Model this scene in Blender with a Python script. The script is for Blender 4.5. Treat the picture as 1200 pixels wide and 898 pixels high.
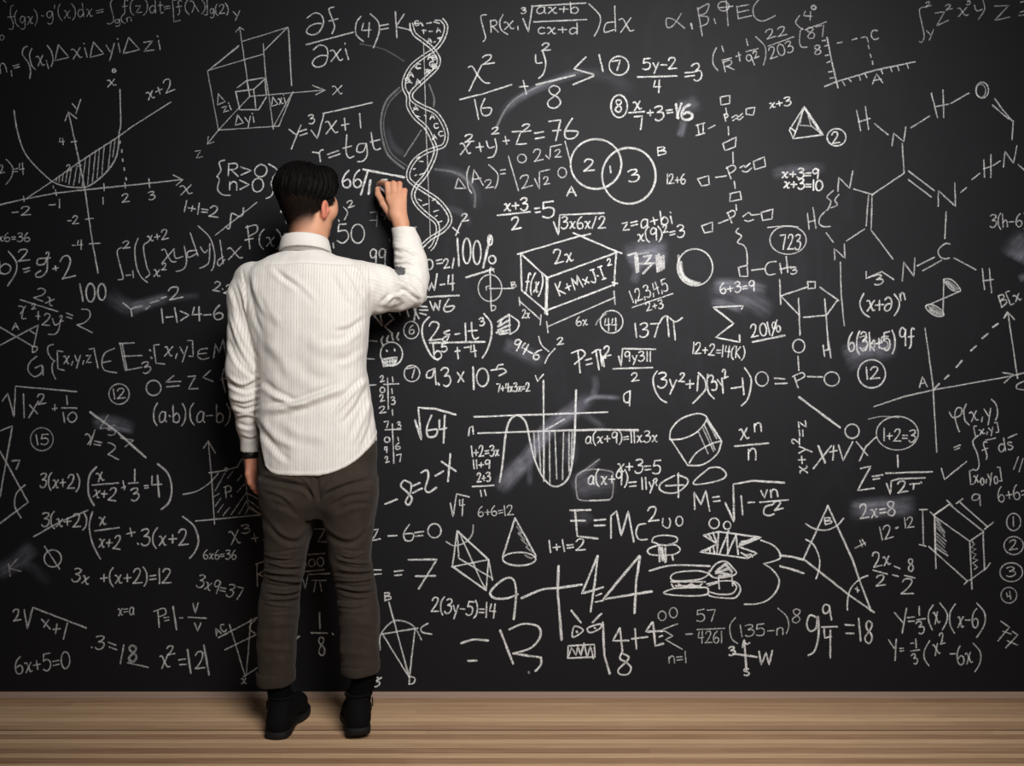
import bpy, math, random
import numpy as np
from mathutils import Vector
random.seed(7); rng = np.random.default_rng(7)
for o in list(bpy.data.objects): bpy.data.objects.remove(o, do_unlink=True)
SC = bpy.context.scene; COL = SC.collection

# ---------------------------------------------------------------- camera, light, exposure
CAM_D, CAM_H, FPX = 3.2, 1.12, 1034.0          # distance to board, height, focal length in px of a 1200 px wide frame
cam = bpy.data.cameras.new('camera'); cam.sensor_width = 36; cam.lens = 36*FPX/1200
camo = bpy.data.objects.new('camera', cam); COL.objects.link(camo)
camo.location = (0, -CAM_D, CAM_H); camo.rotation_euler = (math.pi/2, 0, 0)
SC.camera = camo
def area(name, loc, target, size, power, color):
    l = bpy.data.lights.new(name, 'AREA'); l.shape = 'DISK'; l.size = size; l.energy = power; l.color = color
    o = bpy.data.objects.new(name, l); COL.objects.link(o); o.location = loc
    o.rotation_euler = (Vector(target)-Vector(loc)).to_track_quat('-Z', 'Y').to_euler()
    return o
key = area('studio_key_light', (0.90, -3.1, 2.75), (0.25, 0, 1.35), 1.7, 50, (1.0, 0.985, 0.968)); key.data.spread = math.radians(88)
area('studio_fill_light', (-1.2, -4.2, 1.7), (-0.3, 0, 1.1), 1.6, 3.2, (0.95, 0.97, 1.0))
wd = bpy.data.worlds.new('world'); SC.world = wd; wd.use_nodes = True
wd.node_tree.nodes['Background'].inputs[0].default_value = (0.5, 0.5, 0.55, 1)
wd.node_tree.nodes['Background'].inputs[1].default_value = 0.06
SC.view_settings.view_transform = 'Standard'; SC.view_settings.look = 'None'
SC.view_settings.gamma = 1; SC.view_settings.use_curve_mapping = False; SC.view_settings.exposure = 0.0
SC.cycles.transparent_max_bounces = 24

# ---------------------------------------------------------------- helpers
S0 = FPX/CAM_D
def P(px, py, d=0.0):
    """point seen at (px,py) of the 1200x898 photograph, d metres in front of the board"""
    s = FPX/(CAM_D-d)
    return np.array([(px-600)/s, -d, CAM_H-(py-449)/s])
def RP(r, d=0.0): return r*(CAM_D-d)/FPX
def pix(V):
    s = FPX/(CAM_D+V[:, 1])
    return np.stack([600+V[:, 0]*s, 449-(V[:, 2]-CAM_H)*s], 1)

class NT:
    def __init__(s, name):
        s.m = bpy.data.materials.new(name); s.m.use_nodes = True; s.t = s.m.node_tree
        s.b = s.t.nodes['Principled BSDF']; s.out = s.t.nodes['Material Output']
    def n(s, typ, **kw):
        x = s.t.nodes.new(typ)
        for k, v in kw.items():
            if k.startswith('i_'): s.set(x, k[2:], v)
            else: setattr(x, k, v)
        return x
    def set(s, node, key, v):
        inp = node.inputs[int(key)] if str(key).isdigit() else node.inputs[key]
        if isinstance(v, bpy.types.NodeSocket): s.t.links.new(v, inp)
        else: inp.default_value = v
    def math(s, op, a, b=0.0, c=0.0, clamp=False):
        x = s.n('ShaderNodeMath', operation=op, use_clamp=clamp)
        s.set(x, 0, a); s.set(x, 1, b); s.set(x, 2, c)
        return x.outputs[0]
    def mix(s, f, a, b):
        x = s.n('ShaderNodeMix', data_type='RGBA'); s.set(x, 0, f); s.set(x, 6, a); s.set(x, 7, b); return x.outputs[2]
    def rng(s, v, a, b, c, d):
        x = s.n('ShaderNodeMapRange'); x.interpolation_type = 'SMOOTHSTEP'
        for i, q in enumerate((v, a, b, c, d)): s.set(x, i, q)
        return x.outputs[0]
    def noise(s, vec, scale, detail=3.0, rough=0.5):
        x = s.n('ShaderNodeTexNoise'); s.set(x, 'Vector', vec); s.set(x, 'Scale', scale); s.set(x, 'Detail', detail); s.set(x, 'Roughness', rough)
        return x.outputs[0]
    def mapped(s, vec, scale):
        x = s.n('ShaderNodeMapping'); s.set(x, 'Vector', vec); x.inputs['Scale'].default_value = scale; return x.outputs[0]
    def attr(s, name): return s.n('ShaderNodeAttribute', attribute_name=name).outputs['Fac']
    def bump(s, h, strength, dist):
        x = s.n('ShaderNodeBump'); s.set(x, 'Height', h); s.set(x, 'Strength', strength); s.set(x, 'Distance', dist)
        s.t.links.new(x.outputs[0], s.b.inputs['Normal'])
def rgb(r, g, b):
    f = lambda c: (c/255/12.92 if c/255 <= .04045 else ((c/255+.055)/1.055)**2.4)
    return (f(r), f(g), f(b), 1)

def link(name, me, mat, parent=None):
    o = bpy.data.objects.new(name, me); COL.objects.link(o)
    if mat is not None: me.materials.append(mat)
    if parent is not None: o.parent = parent
    return o
def mesh(name, V, F, smooth=True):
    me = bpy.data.meshes.new(name); me.from_pydata([tuple(map(float, v)) for v in V], [], [tuple(map(int, f)) for f in F]); me.update()
    if smooth: me.polygons.foreach_set('use_smooth', [True]*len(me.polygons))
    return me
def box(x0, x1, y0, y1, z0, z1):
    V = [(x, y, z) for x in (x0, x1) for y in (y0, y1) for z in (z0, z1)]
    return V, [(0, 1, 3, 2), (4, 6, 7, 5), (0, 4, 5, 1), (2, 3, 7, 6), (0, 2, 6, 4), (1, 5, 7, 3)]
def tag(o, label, cat, group=None):
    o['label'] = label; o['category'] = cat
    if group: o['group'] = group

# ---------------------------------------------------------------- setting materials
def mat_board():
    n = NT('blackboard_paint'); co = n.n('ShaderNodeTexCoord').outputs['Object']
    a = n.noise(n.mapped(co, (1.0, 1, 1.3)), 1.3, 5, .62)
    dust = n.rng(a, .45, .80, 0.0, 1.0)
    w = n.n('ShaderNodeTexNoise'); n.set(w, 'Vector', n.mapped(co, (3.2, 1, 1.1))); n.set(w, 'Scale', 2.2); n.set(w, 'Detail', 6.0); n.set(w, 'Distortion', 1.2)
    wipe = n.rng(w.outputs[0], .52, .78, 0.0, 1.0)
    # light falloff painted in: board paler right of the middle, chalk dust strongest there
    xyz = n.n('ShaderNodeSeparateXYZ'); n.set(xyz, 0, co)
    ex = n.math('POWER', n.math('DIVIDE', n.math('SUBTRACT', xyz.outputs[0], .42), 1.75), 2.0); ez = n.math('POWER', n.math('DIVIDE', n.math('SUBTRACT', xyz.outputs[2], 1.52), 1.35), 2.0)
    light_pool = n.rng(n.math('ADD', n.math('SQRT', n.math('ADD', ex, ez)), n.math('MULTIPLY', n.math('SUBTRACT', a, .5), .8)), .1, 1.15, 1.0, 0.0)
    f = n.math('ADD', n.math('MULTIPLY', light_pool, .0050), n.math('MULTIPLY', light_pool, n.math('ADD', n.math('MULTIPLY', dust, .010), n.math('MULTIPLY', wipe, .008))))
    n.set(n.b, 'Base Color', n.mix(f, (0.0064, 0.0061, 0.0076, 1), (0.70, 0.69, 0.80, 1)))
    n.set(n.b, 'Roughness', 0.62); n.set(n.b, 'Specular IOR Level', 0.18)
    n.bump(n.noise(co, 420, 2), .12, .001)
    return n.m
def mat_floor():
    n = NT('strip_wood_floor'); co = n.n('ShaderNodeTexCoord').outputs['Object']
    xyz = n.n('ShaderNodeSeparateXYZ'); n.set(xyz, 0, co); x, y = xyz.outputs[0], xyz.outputs[1]
    strip = n.math('FLOOR', n.math('DIVIDE', y, .0355))
    wn = n.n('ShaderNodeTexWhiteNoise', noise_dimensions='1D'); n.set(wn, 'W', strip)
    sx = n.math('ADD', n.math('MULTIPLY', x, .55), n.math('MULTIPLY', wn.outputs[0], 37.0))
    seg = n.math('FLOOR', sx)
    wn2 = n.n('ShaderNodeTexWhiteNoise', noise_dimensions='2D')
    cv = n.n('ShaderNodeCombineXYZ'); n.set(cv, 0, seg); n.set(cv, 1, strip); n.set(wn2, 'Vector', cv.outputs[0])
    g1 = n.noise(n.mapped(co, (1.2, 60, 1)), 2.6, 5, .6)
    g2 = n.noise(n.mapped(co, (4, 160, 1)), 2.0, 3, .6)
    t = n.math('ADD', n.math('ADD', n.math('MULTIPLY', wn2.outputs[0], .16), n.math('MULTIPLY', wn.outputs[0], .52)), n.math('MULTIPLY', n.rng(g1, .25, .75, 0.0, 1.0), .32))
    c = n.mix(t, rgb(142, 103, 77), rgb(240, 202, 160))
    c = n.mix(n.math('MULTIPLY', n.rng(g2, .5, .78, 0.0, 1.0), .35), c, rgb(120, 78, 58))
    edge = n.rng(n.math('ABSOLUTE', n.math('ADD', y, .0105)), 0.0, .026, 0.0, 1.0)     # paler skirting strip at the foot of the board
    c = n.mix(n.rng(y, -.068, -.062, 0.0, .6), c, rgb(190, 165, 152))
    gap = n.math('PINGPONG', n.math('ADD', y, .355), .213)
    c = n.mix(n.rng(gap, .0015, .0065, .82, 0.0), c, rgb(46, 28, 22))
    fr = n.math('PINGPONG', y, .01775)
    c = n.mix(n.rng(fr, .0, .0030, .42, 0.0), c, rgb(80, 50, 38))
    n.set(n.b, 'Base Color', c); n.set(n.b, 'Roughness', n.rng(g1, .2, .8, .42, .6)); n.set(n.b, 'Specular IOR Level', .3)
    n.bump(n.math('ADD', g1, n.rng(gap, .001, .006, -2.0, 0.0)), .25, .002)
    return n.m
def mat_plain(name, col, rough=.6, noise=0.0, scale=60, spec=.3, bump=0.0):
    n = NT(name); co = n.n('ShaderNodeTexCoord').outputs['Object']; v = n.noise(co, scale, 4)
    dk = tuple(c*(1-noise) for c in col[:3])+(1,); lt = tuple(min(1, c*(1+noise)) for c in col[:3])+(1,)
    n.set(n.b, 'Base Color', n.mix(v, dk, lt)); n.set(n.b, 'Roughness', rough); n.set(n.b, 'Specular IOR Level', spec)
    if bump: n.bump(v, bump, .002)
    return n.m
def mat_chalk(name, soft):
    n = NT(name); co = n.n('ShaderNodeTexCoord').outputs['Object']
    uv = n.n('ShaderNodeSeparateXYZ'); n.set(uv, 0, n.n('ShaderNodeUVMap').outputs[0]); v = uv.outputs[1]; u = uv.outputs[0]
    press = n.attr('press'); av = n.math('ABSOLUTE', v)
    if not soft:
        edge = n.rng(av, .40, 1.0, 1.0, 0.0)
        gr = n.rng(n.noise(co, 300, 3, .65), .34, .60, .22, 1.08)
        lo = n.rng(n.noise(co, 45, 2), .3, .7, .72, 1.08)
        a = n.math('MULTIPLY', n.math('MULTIPLY', edge, gr), n.math('MULTIPLY', press, lo), clamp=True)
    else:
        edge = n.rng(av, .05, 1.0, 1.0, 0.0)
        ends = n.math('MULTIPLY', n.rng(u, 0.0, .3, 0.0, 1.0), n.rng(u, .7, 1.0, 1.0, 0.0))
        st = n.n('ShaderNodeCombineXYZ'); n.set(st, 0, n.math('MULTIPLY', u, 1.5)); n.set(st, 1, n.math('MULTIPLY', v, 3.0)); n.set(st, 2, n.attr('seed'))
        s1 = n.rng(n.noise(st.outputs[0], 1.3, 4, .55), .28, .72, .40, 1.0)
        s2 = n.rng(n.noise(co, 14, 5, .6), .3, .7, .45, 1.0)
        a = n.math('MULTIPLY', n.math('MULTIPLY', n.math('MULTIPLY', edge, ends), n.math('MULTIPLY', s1, s2)), press, clamp=True)
    n.set(n.b, 'Base Color', (.90, .89, .87, 1) if not soft else (.66, .66, .78, 1)); n.set(n.b, 'Roughness', .95); n.set(n.b, 'Specular IOR Level', .05)
    n.set(n.b, 'Alpha', a)
    return n.m

# ---------------------------------------------------------------- setting
floor = link('floor', mesh('floor', *box(-4.5, 4.5, -5.5, 0.12, -0.05, 0.0), smooth=False), mat_floor()); floor['kind'] = 'structure'
wall = link('wall_back', mesh('wall_back', *box(-4.5, 4.5, 0.035, 0.14, 0.0, 3.4), smooth=False), mat_plain('dark_wall_paint', (.02, .02, .021, 1), .7, .1)); wall['kind'] = 'structure'
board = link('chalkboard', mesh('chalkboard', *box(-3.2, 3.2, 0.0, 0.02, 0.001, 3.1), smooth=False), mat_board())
tag(board, 'wall-sized black chalkboard covered all over with white chalk formulas and drawings', 'chalkboard')
# ---------------------------------------------------------------- chalk writing: strokes drawn in crops of the board (ox, oy, width) 1197 units wide
M_CHALK, M_DUST = mat_chalk('chalk_line', False), mat_chalk('chalk_dust', True)
G = {}
def g(ch, w, d): G[ch] = (w, [(s[0], [tuple(map(float, p.split(','))) for p in s[1:].split()]) for s in d.split(';')])
g('0', 5.5, 'c2.8,0 .8,2 0,5.5 .8,9 2.6,10 4.6,8.5 5.5,5 4.6,1.3 2.8,0')
g('1', 1.2, 'l.4,0 .8,10')
g('2', 5.5, 'c.3,2.2 1.5,.3 3.8,.2 4.6,2 3.5,5 1.5,8 0,9.8;l0,9.8 5.5,9.4')
g('3', 5, 'c.3,1 2,0 4.2,.4 4.2,2.4 1.8,4.4;c1.8,4.4 4.4,4.8 5,7 3.6,9.4 1.4,10 0,9')
g('4', 5, 'l1.2,.5 .3,5.6 5,5.2;l4,.2 3.8,10')
g('5', 5, 'l1,.4 .5,4.2;c.5,4.2 3,3.6 4.8,5.4 4.2,8.8 2,10 0,9.2;l1,.4 5,0')
g('6', 5, 'c3.6,0 1.4,2.4 .2,6 .8,9.2 2.8,10 4.6,8.6 4.6,6.2 2.8,5.2 .7,6.6')
g('7', 5, 'l0,.6 4.8,.2 2.4,10')
g('8', 5, 'c4.4,1 2.4,0 .8,1.4 1.4,3.6 3.8,5.4 4.6,7.8 3,10 .8,9.4 .4,7.2 2.6,4.8 4.4,2.6 4.4,1')
g('9', 4.6, 'c4.2,1.2 2.2,0 .3,2 .6,4.8 2.6,5 4.2,3 4.2,1;l4.2,1 4,10')
g('+', 4.4, 'l0,6.2 4.4,5.8;l2.2,3.6 2.3,8.6'); g('-', 3.6, 'l0,6.2 3.6,6'); g('=', 3.8, 'l0,5 3.8,4.6;l.1,7.4 3.8,7')
g('(', 2.2, 'c2.2,-.8 .5,2 0,5.2 .5,9 2.2,11.6'); g(')', 2.2, 'c0,-.8 1.7,2 2.2,5.2 1.7,9 0,11.6')
g('[', 2.4, 'l2.4,-.6 .2,-.4 .2,11 2.4,10.8'); g(']', 2.4, 'l0,-.6 2.2,-.4 2.2,11 0,10.8')
g('/', 3.4, 'l3.4,.2 0,10'); g('.', .9, 'l.2,8.6 .7,9.2'); g(',', 1, 'l.9,8.4 .2,11'); g(':', .9, 'l.2,4.6 .7,5;l.2,8.4 .7,8.8'); g("'", .9, 'l.6,-.4 .3,2')
g('·', 1, 'l.2,6 .8,6.3'); g('×', 3.6, 'l0,4.4 3.4,8.6;l3.4,4.2 .2,8.8'); g('<', 4.4, 'l4.4,2 0,5.4 4.4,8.8'); g('>', 4.6, 'l0,2.6 4.6,5.4 .2,9')
g('?', 4, 'c.3,2 1.6,.2 3.6,.6 3.6,3 2,5 2,7;l2,9.2 2.1,9.8'); g('λ', 4.6, 'c0,1 1.4,1 2.4,4 4.4,10;l2.3,4.4 .2,10')
g('Δ', 6.4, 'l3,1 0,9.6 6.4,8.8 3,1'); g('∂', 5.4, 'c.8,1.8 3,0 5,1.4 5.4,5 4,9 1.6,10 .2,8.4 1.2,6 3.2,4.8 5.2,5.2')
g('a', 4.4, 'c4,4.4 2,3.8 .3,6 .4,9.2 2,9.8 3.8,7.8 4,4.4;c4,4.4 3.8,8.4 4.6,9.8'); g('b', 4.2, 'l.3,0 .4,9.4;c.4,6.4 2.2,4.6 4,6 3.8,8.8 2,10 .4,9.2')
g('c', 3.6, 'c3.6,4.6 1.6,4.2 .2,6.6 .8,9.4 2.2,9.9 3.6,9'); g('d', 4.2, 'c3.8,5 1.8,4.4 .2,7 1,9.8 2.4,9.6 3.9,7.4;l3.9,0 4.1,9.9')
g('e', 3.8, 'c.2,7.2 3.4,6.4 3.2,4.6 1.6,4.2 .2,6.8 1,9.6 3.6,9.2'); g('f', 3.8, 'c3.8,.6 2.2,0 1.6,2 1.7,6 1.6,9.6 .6,11.4;l0,5 3.4,4.6')
g('g', 4.2, 'c4,4.6 1.8,3.8 .2,6 1,8.6 2.6,8.4 4,5.6;c4,4.6 4.1,9 3.4,12.4 1.6,13.6 .2,12.8'); g('h', 4.2, 'l.3,0 .4,9.8;c.4,6.6 2,4.6 3.6,5.4 3.8,9.8'); g('i', 1, 'l.4,4.4 .7,9.8;l.3,1.6 .6,2.2')
g('k', 3.8, 'l.3,0 .4,9.8;l3.4,4.4 .5,7 3.8,9.8'); g('m', 6.4, 'l.2,4.4 .4,9.8;c.4,6 2,4.2 3,5.6 3.1,9.8;c3.1,6 4.6,4.2 6,5.6 6.2,9.8'); g('n', 4, 'l.3,4.4 .4,9.8;c.4,6.4 2,4 3.6,5 3.9,9.8')
g('p', 4, 'l.3,4.4 .4,13;c.4,5.4 2.4,3.8 4,5.6 3.4,8.4 .5,9'); g('r', 3, 'l.3,4.4 .4,9.8;c.4,6.6 1.6,4.6 3,4.8'); g('s', 3.4, 'c3.2,4.6 1.2,4 .5,5.6 2.6,7 3.2,8.6 1.8,9.9 .2,9.2')
g('t', 3.4, 'c1.4,1 1.4,8 2.2,9.8 3.4,9;l0,4.2 3.2,3.8'); g('v', 3.8, 'l0,4.2 1.9,9.8 3.8,4'); g('w', 6, 'l0,4.2 1.6,9.8 3,5 4.6,9.8 6,4')
g('x', 4.2, 'c.2,4.6 1.2,4.4 2.2,7 3.2,9.6 4.2,9.4;l4,4.2 .2,9.9'); g('y', 4, 'l.2,4.2 1.9,8.4;l4,4 1,13.4'); g('z', 4, 'l.2,4.6 3.6,4.4 .2,9.8 4,9.4')
g('A', 5.6, 'l0,10 2.6,0 5.4,10;l1,6.4 4.6,6'); g('B', 4.6, 'l.4,0 .5,10;c.4,.2 3.4,.2 3.6,2.6 .6,4.8;c.6,4.8 4.2,5 4.4,8 .5,10'); g('C', 5, 'c4.8,.8 2,0 .2,4.6 1.4,9.4 3.2,10 5,8.8')
g('D', 4.6, 'l.4,0 .5,10;c.4,.1 4,1.6 4.4,5.4 3,9.2 .5,10'); g('K', 4.8, 'l.4,0 .5,10;l4.4,.2 .6,5.4 4.8,10'); g('M', 6.4, 'l.2,10 .8,.4 3.2,7.4 5.6,0 6.2,10')
g('J', 4, 'c3.6,0 3.7,7 2.4,10 .2,8.4;l1.8,0 4.6,0'); g('I', 3, 'l1.5,0 1.5,10;l.2,0 3,0;l0,10 3,10'); g('P', 4.4, 'l.4,0 .6,10;c0,.6 3.4,-.2 4.4,2.4 3,4.8 .6,5.4'); g('R', 4.8, 'l.4,0 .5,10;c.2,.4 3.4,-.2 4.2,2.2 3,4.4 .5,5.2;l1.6,5 4.8,10')

CH = dict(ox=0, oy=0, k=5.44, w=2.0, i=.8, strokes=None, kind=None)
PARTS = []
def Z(ox, oy, w=220): CH.update(ox=ox, oy=oy, k=1197.0/w)
def O(kind, w=2.0, i=.8, label=None):
    CH.update(w=w, i=i, strokes=[]); PARTS.append((kind, label, CH['strokes']))
def add(pts, w=None, i=None, soft=False):
    q = [(CH['ox']+x/CH['k'], CH['oy']+y/CH['k']) for x, y in pts]
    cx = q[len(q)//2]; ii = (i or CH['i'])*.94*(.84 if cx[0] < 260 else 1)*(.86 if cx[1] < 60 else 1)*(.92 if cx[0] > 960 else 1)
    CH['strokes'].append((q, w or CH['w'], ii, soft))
def catmull(pts, n=7):
    if len(pts) < 3: return pts
    p = [pts[0]]+list(pts)+[pts[-1]]
    if pts[0] == pts[-1]: p[0], p[-1] = pts[-2], pts[1]
    out = []
    for a, b, c, d in zip(p, p[1:], p[2:], p[3:]):
        for j in range(n):
            t = j/n
            out.append(tuple(.5*(2*b[q]+(c[q]-a[q])*t+(2*a[q]-5*b[q]+4*c[q]-d[q])*t*t+(3*b[q]-a[q]-3*c[q]+d[q])*t**3) for q in (0, 1)))
    return out+[pts[-1]]
def dens(pts):
    out = [pts[0]]
    for a, b in zip(pts, pts[1:]):
        L = math.dist(a, b); n = max(1, min(12, int(L/(CH['k']*3.5))))
        for j in range(1, n+1):
            t = j/n; jit = CH['k']*.16 if j < n else 0
            out.append((a[0]+(b[0]-a[0])*t+random.uniform(-jit, jit), a[1]+(b[1]-a[1])*t+random.uniform(-jit, jit)))
    return out
def rd(s): return [tuple(map(float, p.split(','))) for p in s.split()]
def L(s, w=None, i=None):
    for q in s.split(';'): add(dens(rd(q)), w, i)
def C(*ss, w=None, i=None):
    for s in ss:
        for q in s.split(';'): add(catmull(rd(q)), w, i)
def E(cx, cy, rx, ry, w=None, i=None):
    a0 = random.uniform(-2.2, -1.2); n = 30; r1 = random.uniform(.985, 1.02)
    add([(cx+rx*math.cos(a0+t*6.5/n)*(1+(r1-1)*t/n), cy+ry*math.sin(a0+t*6.5/n)*(1+(r1-1)*t/n)) for t in range(n+1)], w, i)
def S(s, w, i): add(catmull(rd(s), 10), w*1.15/CH['k'], i*.62, True)
def T(s, x0, y0, x1, y1, h, w=None, i=None):
    if '=' in s and PARTS[-1][0] == 'formula': PARTS[-1] = ('equation',)+PARTS[-1][1:]
    items, x, j = [], 0.0, 0
    while j < len(s):
        c, sc, dy = s[j], 1.0, 0.0
        if c in '^_' and j+1 < len(s):
            sc = .58; dy = -5.2 if c == '^' else 2.4; j += 1; c = s[j]
        if c == ' ': x += 3; j += 1; continue
        gw, st = G[c]; items.append((x, sc, dy, st)); x += gw*sc+1.5; j += 1
    W = max(x-1.5, .8); D = math.hypot(x1-x0, y1-y0); ux, uy = (x1-x0)/D, (y1-y0)/D; sx, sy = D/W, h/10
    if W < 1.5: sx = min(sx, sy)
    for gx, sc, dy, st in items:
        rr = random.uniform(-.05, .05)
        for kind, pts in st:
            q = []
            for (a, b) in pts:
                bx = a*sc; by = (10-b)*sc-dy
                bx, by = bx+by*rr, by-bx*rr
                X = (gx+bx+random.uniform(-.16, .16))*sx; Y = (by+random.uniform(-.16, .16))*sy
                q.append((x0+ux*X+uy*Y, y0+uy*X-ux*Y))
            add(catmull(q, 5) if kind == 'c' and len(q) > 2 else dens(q), w, i)

# ---- top left
Z(0, 0)
O('formula', 1.6, .5)
E(12, 240, 14, 16); L('20,0 40,15')
C('85,35 70,45 68,100 85,150 80,185 60,185'); L('50,110 95,105'); T('(gx)', 100, 160, 240, 150, 85); L('265,100 275,103'); T("g'(x)dx", 300, 125, 590, 105, 85); T('=', 615, 100, 660, 92, 60)
C('720,-5 705,30 725,120 710,150 685,150'); T('g(n', 735, 155, 840, 135, 45); T('f(z)dt', 780, 85, 1040, 85, 85); T('=', 1050, 75, 1090, 70, 60); L('1125,0 1100,5 1110,140 1150,130')
T('f(λ)', 1128, 85, 1310, 75, 80); L('1320,0 1323,95 1303,95'); T("'g(2)", 1325, 95, 1458, 85, 60)
O('formula', 1.9, .62)
T('m', -35, 478, 50, 465, 110); L('72,450 76,485'); T('=', 92, 455, 130, 448, 70); C('175,295 150,310 145,350 180,400 195,450 190,500'); T('(x_i)', 200, 430, 345, 405, 110); T('Δxi', 350, 392, 560, 365, 110); T('Δyi', 575, 372, 770, 335, 110); T('Δzi', 785, 345, 1025, 318, 110)
Z(0, 150)
O('graph', 1.9, .72, 'chalk graph of a parabola cut by a line with the area hatched')
C('90,-111 107,0 145,130 200,215 290,305 340,345 400,368 460,378 540,378 600,350 680,280 735,200 755,120 760,30 768,0 770,-60 765,-246', w=2.2)
L('170,450 335,340 510,215 757,55 830,0 1090,-165'); L('437,-100 478,85 540,380 590,730 625,925', w=2.2); L('415,-45 437,-100 490,-60'); L('460,-156 485,-126;515,-181 485,-91')
L('0,490 150,455 360,415 540,395 800,368 1165,330', w=2.1); L('1105,300 1165,330 1125,365')
L('150,435 155,470;355,395 360,430;340,370 342,385;663,355 665,400;797,350 800,385;950,325 955,380;455,90 490,85;490,245 520,238;545,583 595,577;570,740 640,735')
L('765,85 766,97;777,140 778,154;782,198 784,212;792,255 794,270;803,318 806,332', w=2.4)
L('735,75 720,185;708,95 690,270;665,110 650,295;635,130 620,320;610,145 590,345;575,175 560,360;545,200 525,370;515,260 505,350;490,250 470,365;455,260 440,360;430,280 420,345;405,290 398,340;380,305 378,345;362,320 360,340', i=.55)
T('-2', 80, 560, 195, 555, 55); T('-1', 315, 512, 385, 510, 55); T('1', 655, 485, 675, 485, 42); T('2', 780, 475, 825, 470, 52); T('3', 950, 460, 990, 455, 52); T('-2', 430, 612, 500, 612, 52); T('-4', 460, 772, 525, 775, 60); T('4', 378, 108, 410, 108, 42); T('2', 430, 275, 455, 270, 38)
T('x', 1150, 430, 1225, 420, 105); T('x+2', 945, -178, 1115, -240, 85); T('x', 685, -262, 740, -272, 70); E(728, -364, 10, 10, w=2.6)
O('formula', 1.9, .62); T('2', 0, 290, 30, 286, 52); C('40,200 80,250 75,310 40,360'); T('=4', 90, 300, 155, 298, 75)
O('formula', 1.8, .66); T('x6=36', -10, 725, 190, 725, 55)
Z(0, 300)
O('formula', 2.3, .74); T('b', 0, 120, 75, 115, 120); C('55,-28 105,40 100,110 50,190'); T('2', 120, 35, 190, 30, 75); L('150,85 190,75;155,105 190,95'); C('295,15 245,20 240,55 285,50 300,10 300,90 270,130 235,135 230,115 260,95'); T('2', 300, 18, 322, 14, 40); T('+', 340, 105, 375, 100, 60); T('2', 400, 150, 480, 135, 145)
# ---- cube and derivatives
Z(200, 0)
O('cube_drawing', 1.6, .5, 'chalk wireframe box on three axes with a small cube inside')
L('455,265 745,175;240,450 435,290;280,420 430,300;240,450 590,345;745,175 600,320;750,175 770,545;590,280 605,480 625,600 655,825;235,455 305,830;305,830 690,805;690,805 780,585;660,800 770,600')
L('440,175 505,615;415,205 440,175 465,190;505,615 985,575;905,545 985,575 925,605;505,615 305,830 235,918;240,872 235,920 275,905'); L('740,180 600,320;755,200 772,545', i=.4)
L('425,560 485,515 600,495 610,600;415,585 530,570 600,505;415,585 440,700 560,700 610,620;530,570 545,700;485,515 505,615', w=1.9, i=.62)
T('Δ', 300, 672, 350, 655, 78, i=.7); T('zi', 335, 718, 390, 702, 60, i=.7); T('Δyi', 415, 802, 535, 782, 72, i=.7); T('Δxi', 645, 682, 735, 660, 68, i=.7); T('y', 400, 110, 445, 105, 62); T('x', 1030, 605, 1095, 600, 95, i=.7); T('z', 162, 1010, 205, 1005, 85)
O('formula', 2.1, .74)
T('∂', 865, 225, 980, 215, 135); C('1040,45 1010,60 1030,120 1045,170 1030,215'); L('1010,135 1065,120'); L('865,285 1150,210 1165,206'); T('∂', 905, 430, 1010, 420, 135); T('xi', 1020, 395, 1140, 382, 130)
Z(400, 0)
C('125,105 95,150 95,220 140,265;185,90 235,140 240,210 205,305'); T('4', 125, 235, 190, 235, 90); L('245,165 300,155;250,190 300,180;345,75 355,240;400,90 350,170 430,190;438,150 438,195')
Z(200, 0)
O('formula', 2.1, .76)
L('755,825 800,860;830,800 770,950;820,840 865,825;825,865 870,850'); T('3', 885, 792, 920, 785, 58); L('895,830 935,885 980,720;970,725 1285,655'); T('x', 990, 857, 1065, 847, 140); L('1090,800 1135,790;1108,755 1115,830;1205,725 1212,815')
Z(200, 150); L('905,155 945,160;948,160 955,215', i=.78); C('945,165 958,142 972,140'); L('1000,170 1070,145;1010,190 1080,165')
Z(400, 150); C('35,45 30,150 50,190 80,180;155,100 110,105 100,150 140,150 160,100;160,100 165,170 140,210 105,215;190,30 205,120 225,140 250,130'); L('10,130 65,115;185,90 245,75')
Z(200, 150)
O('formula', 2.1, .76); C('345,205 310,220 320,270 295,310;295,310 310,330 300,390 330,425 380,430'); T('R>0', 360, 305, 615, 312, 78); T('n>0', 370, 395, 590, 412, 90); C('625,230 680,270 650,320 680,318;665,320 640,350 655,400 640,435 610,450')
O('formula', 2.1, .76); T('1+1=2', 80, 530, 300, 575, 70)
O('doodle', 2.2, .7, 'chalk wave drawn across a slanted line'); L('285,685 550,475', w=1.8, i=.55); C('350,630 375,640 385,560 395,545 440,565 460,550 465,510')
O('formula', 2.2, .76); L('490,625 505,770;475,715 525,705;725,675 755,672'); C('480,635 545,620 550,660 500,690'); T('(x)', 565, 755, 705, 755, 100); L('703,530 707,540;736,596 740,606', w=2.6)
O('formula', 2.0, .68)
C('-313,762 -340,790 -318,890 -303,950 -308,965 -333,968;-208,705 -228,770 -218,880 -188,950 -148,985;-148,730 -173,760 -153,880 -133,930 -158,955'); T('-1', -283, 957, -233, 953, 42); T('2', -303, 770, -258, 765, 46); T('x+2', -143, 727, -13, 706, 62); T('x^2', -108, 947, -28, 945, 75)
T('x', -58, 865, 32, 860, 155); C('22,780 32,830 77,820;87,755 102,850 82,900 37,915'); C('165,780 110,790 115,825 170,800;190,760 215,795 235,780;250,740 245,850 220,880 185,895;175,625 250,700 280,800 275,880 260,910;335,820 300,850 310,880 345,840'); L('125,670 175,815;315,715 335,865'); T('x', 365, 842, 460, 832, 130)
Z(400, 150)
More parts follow.
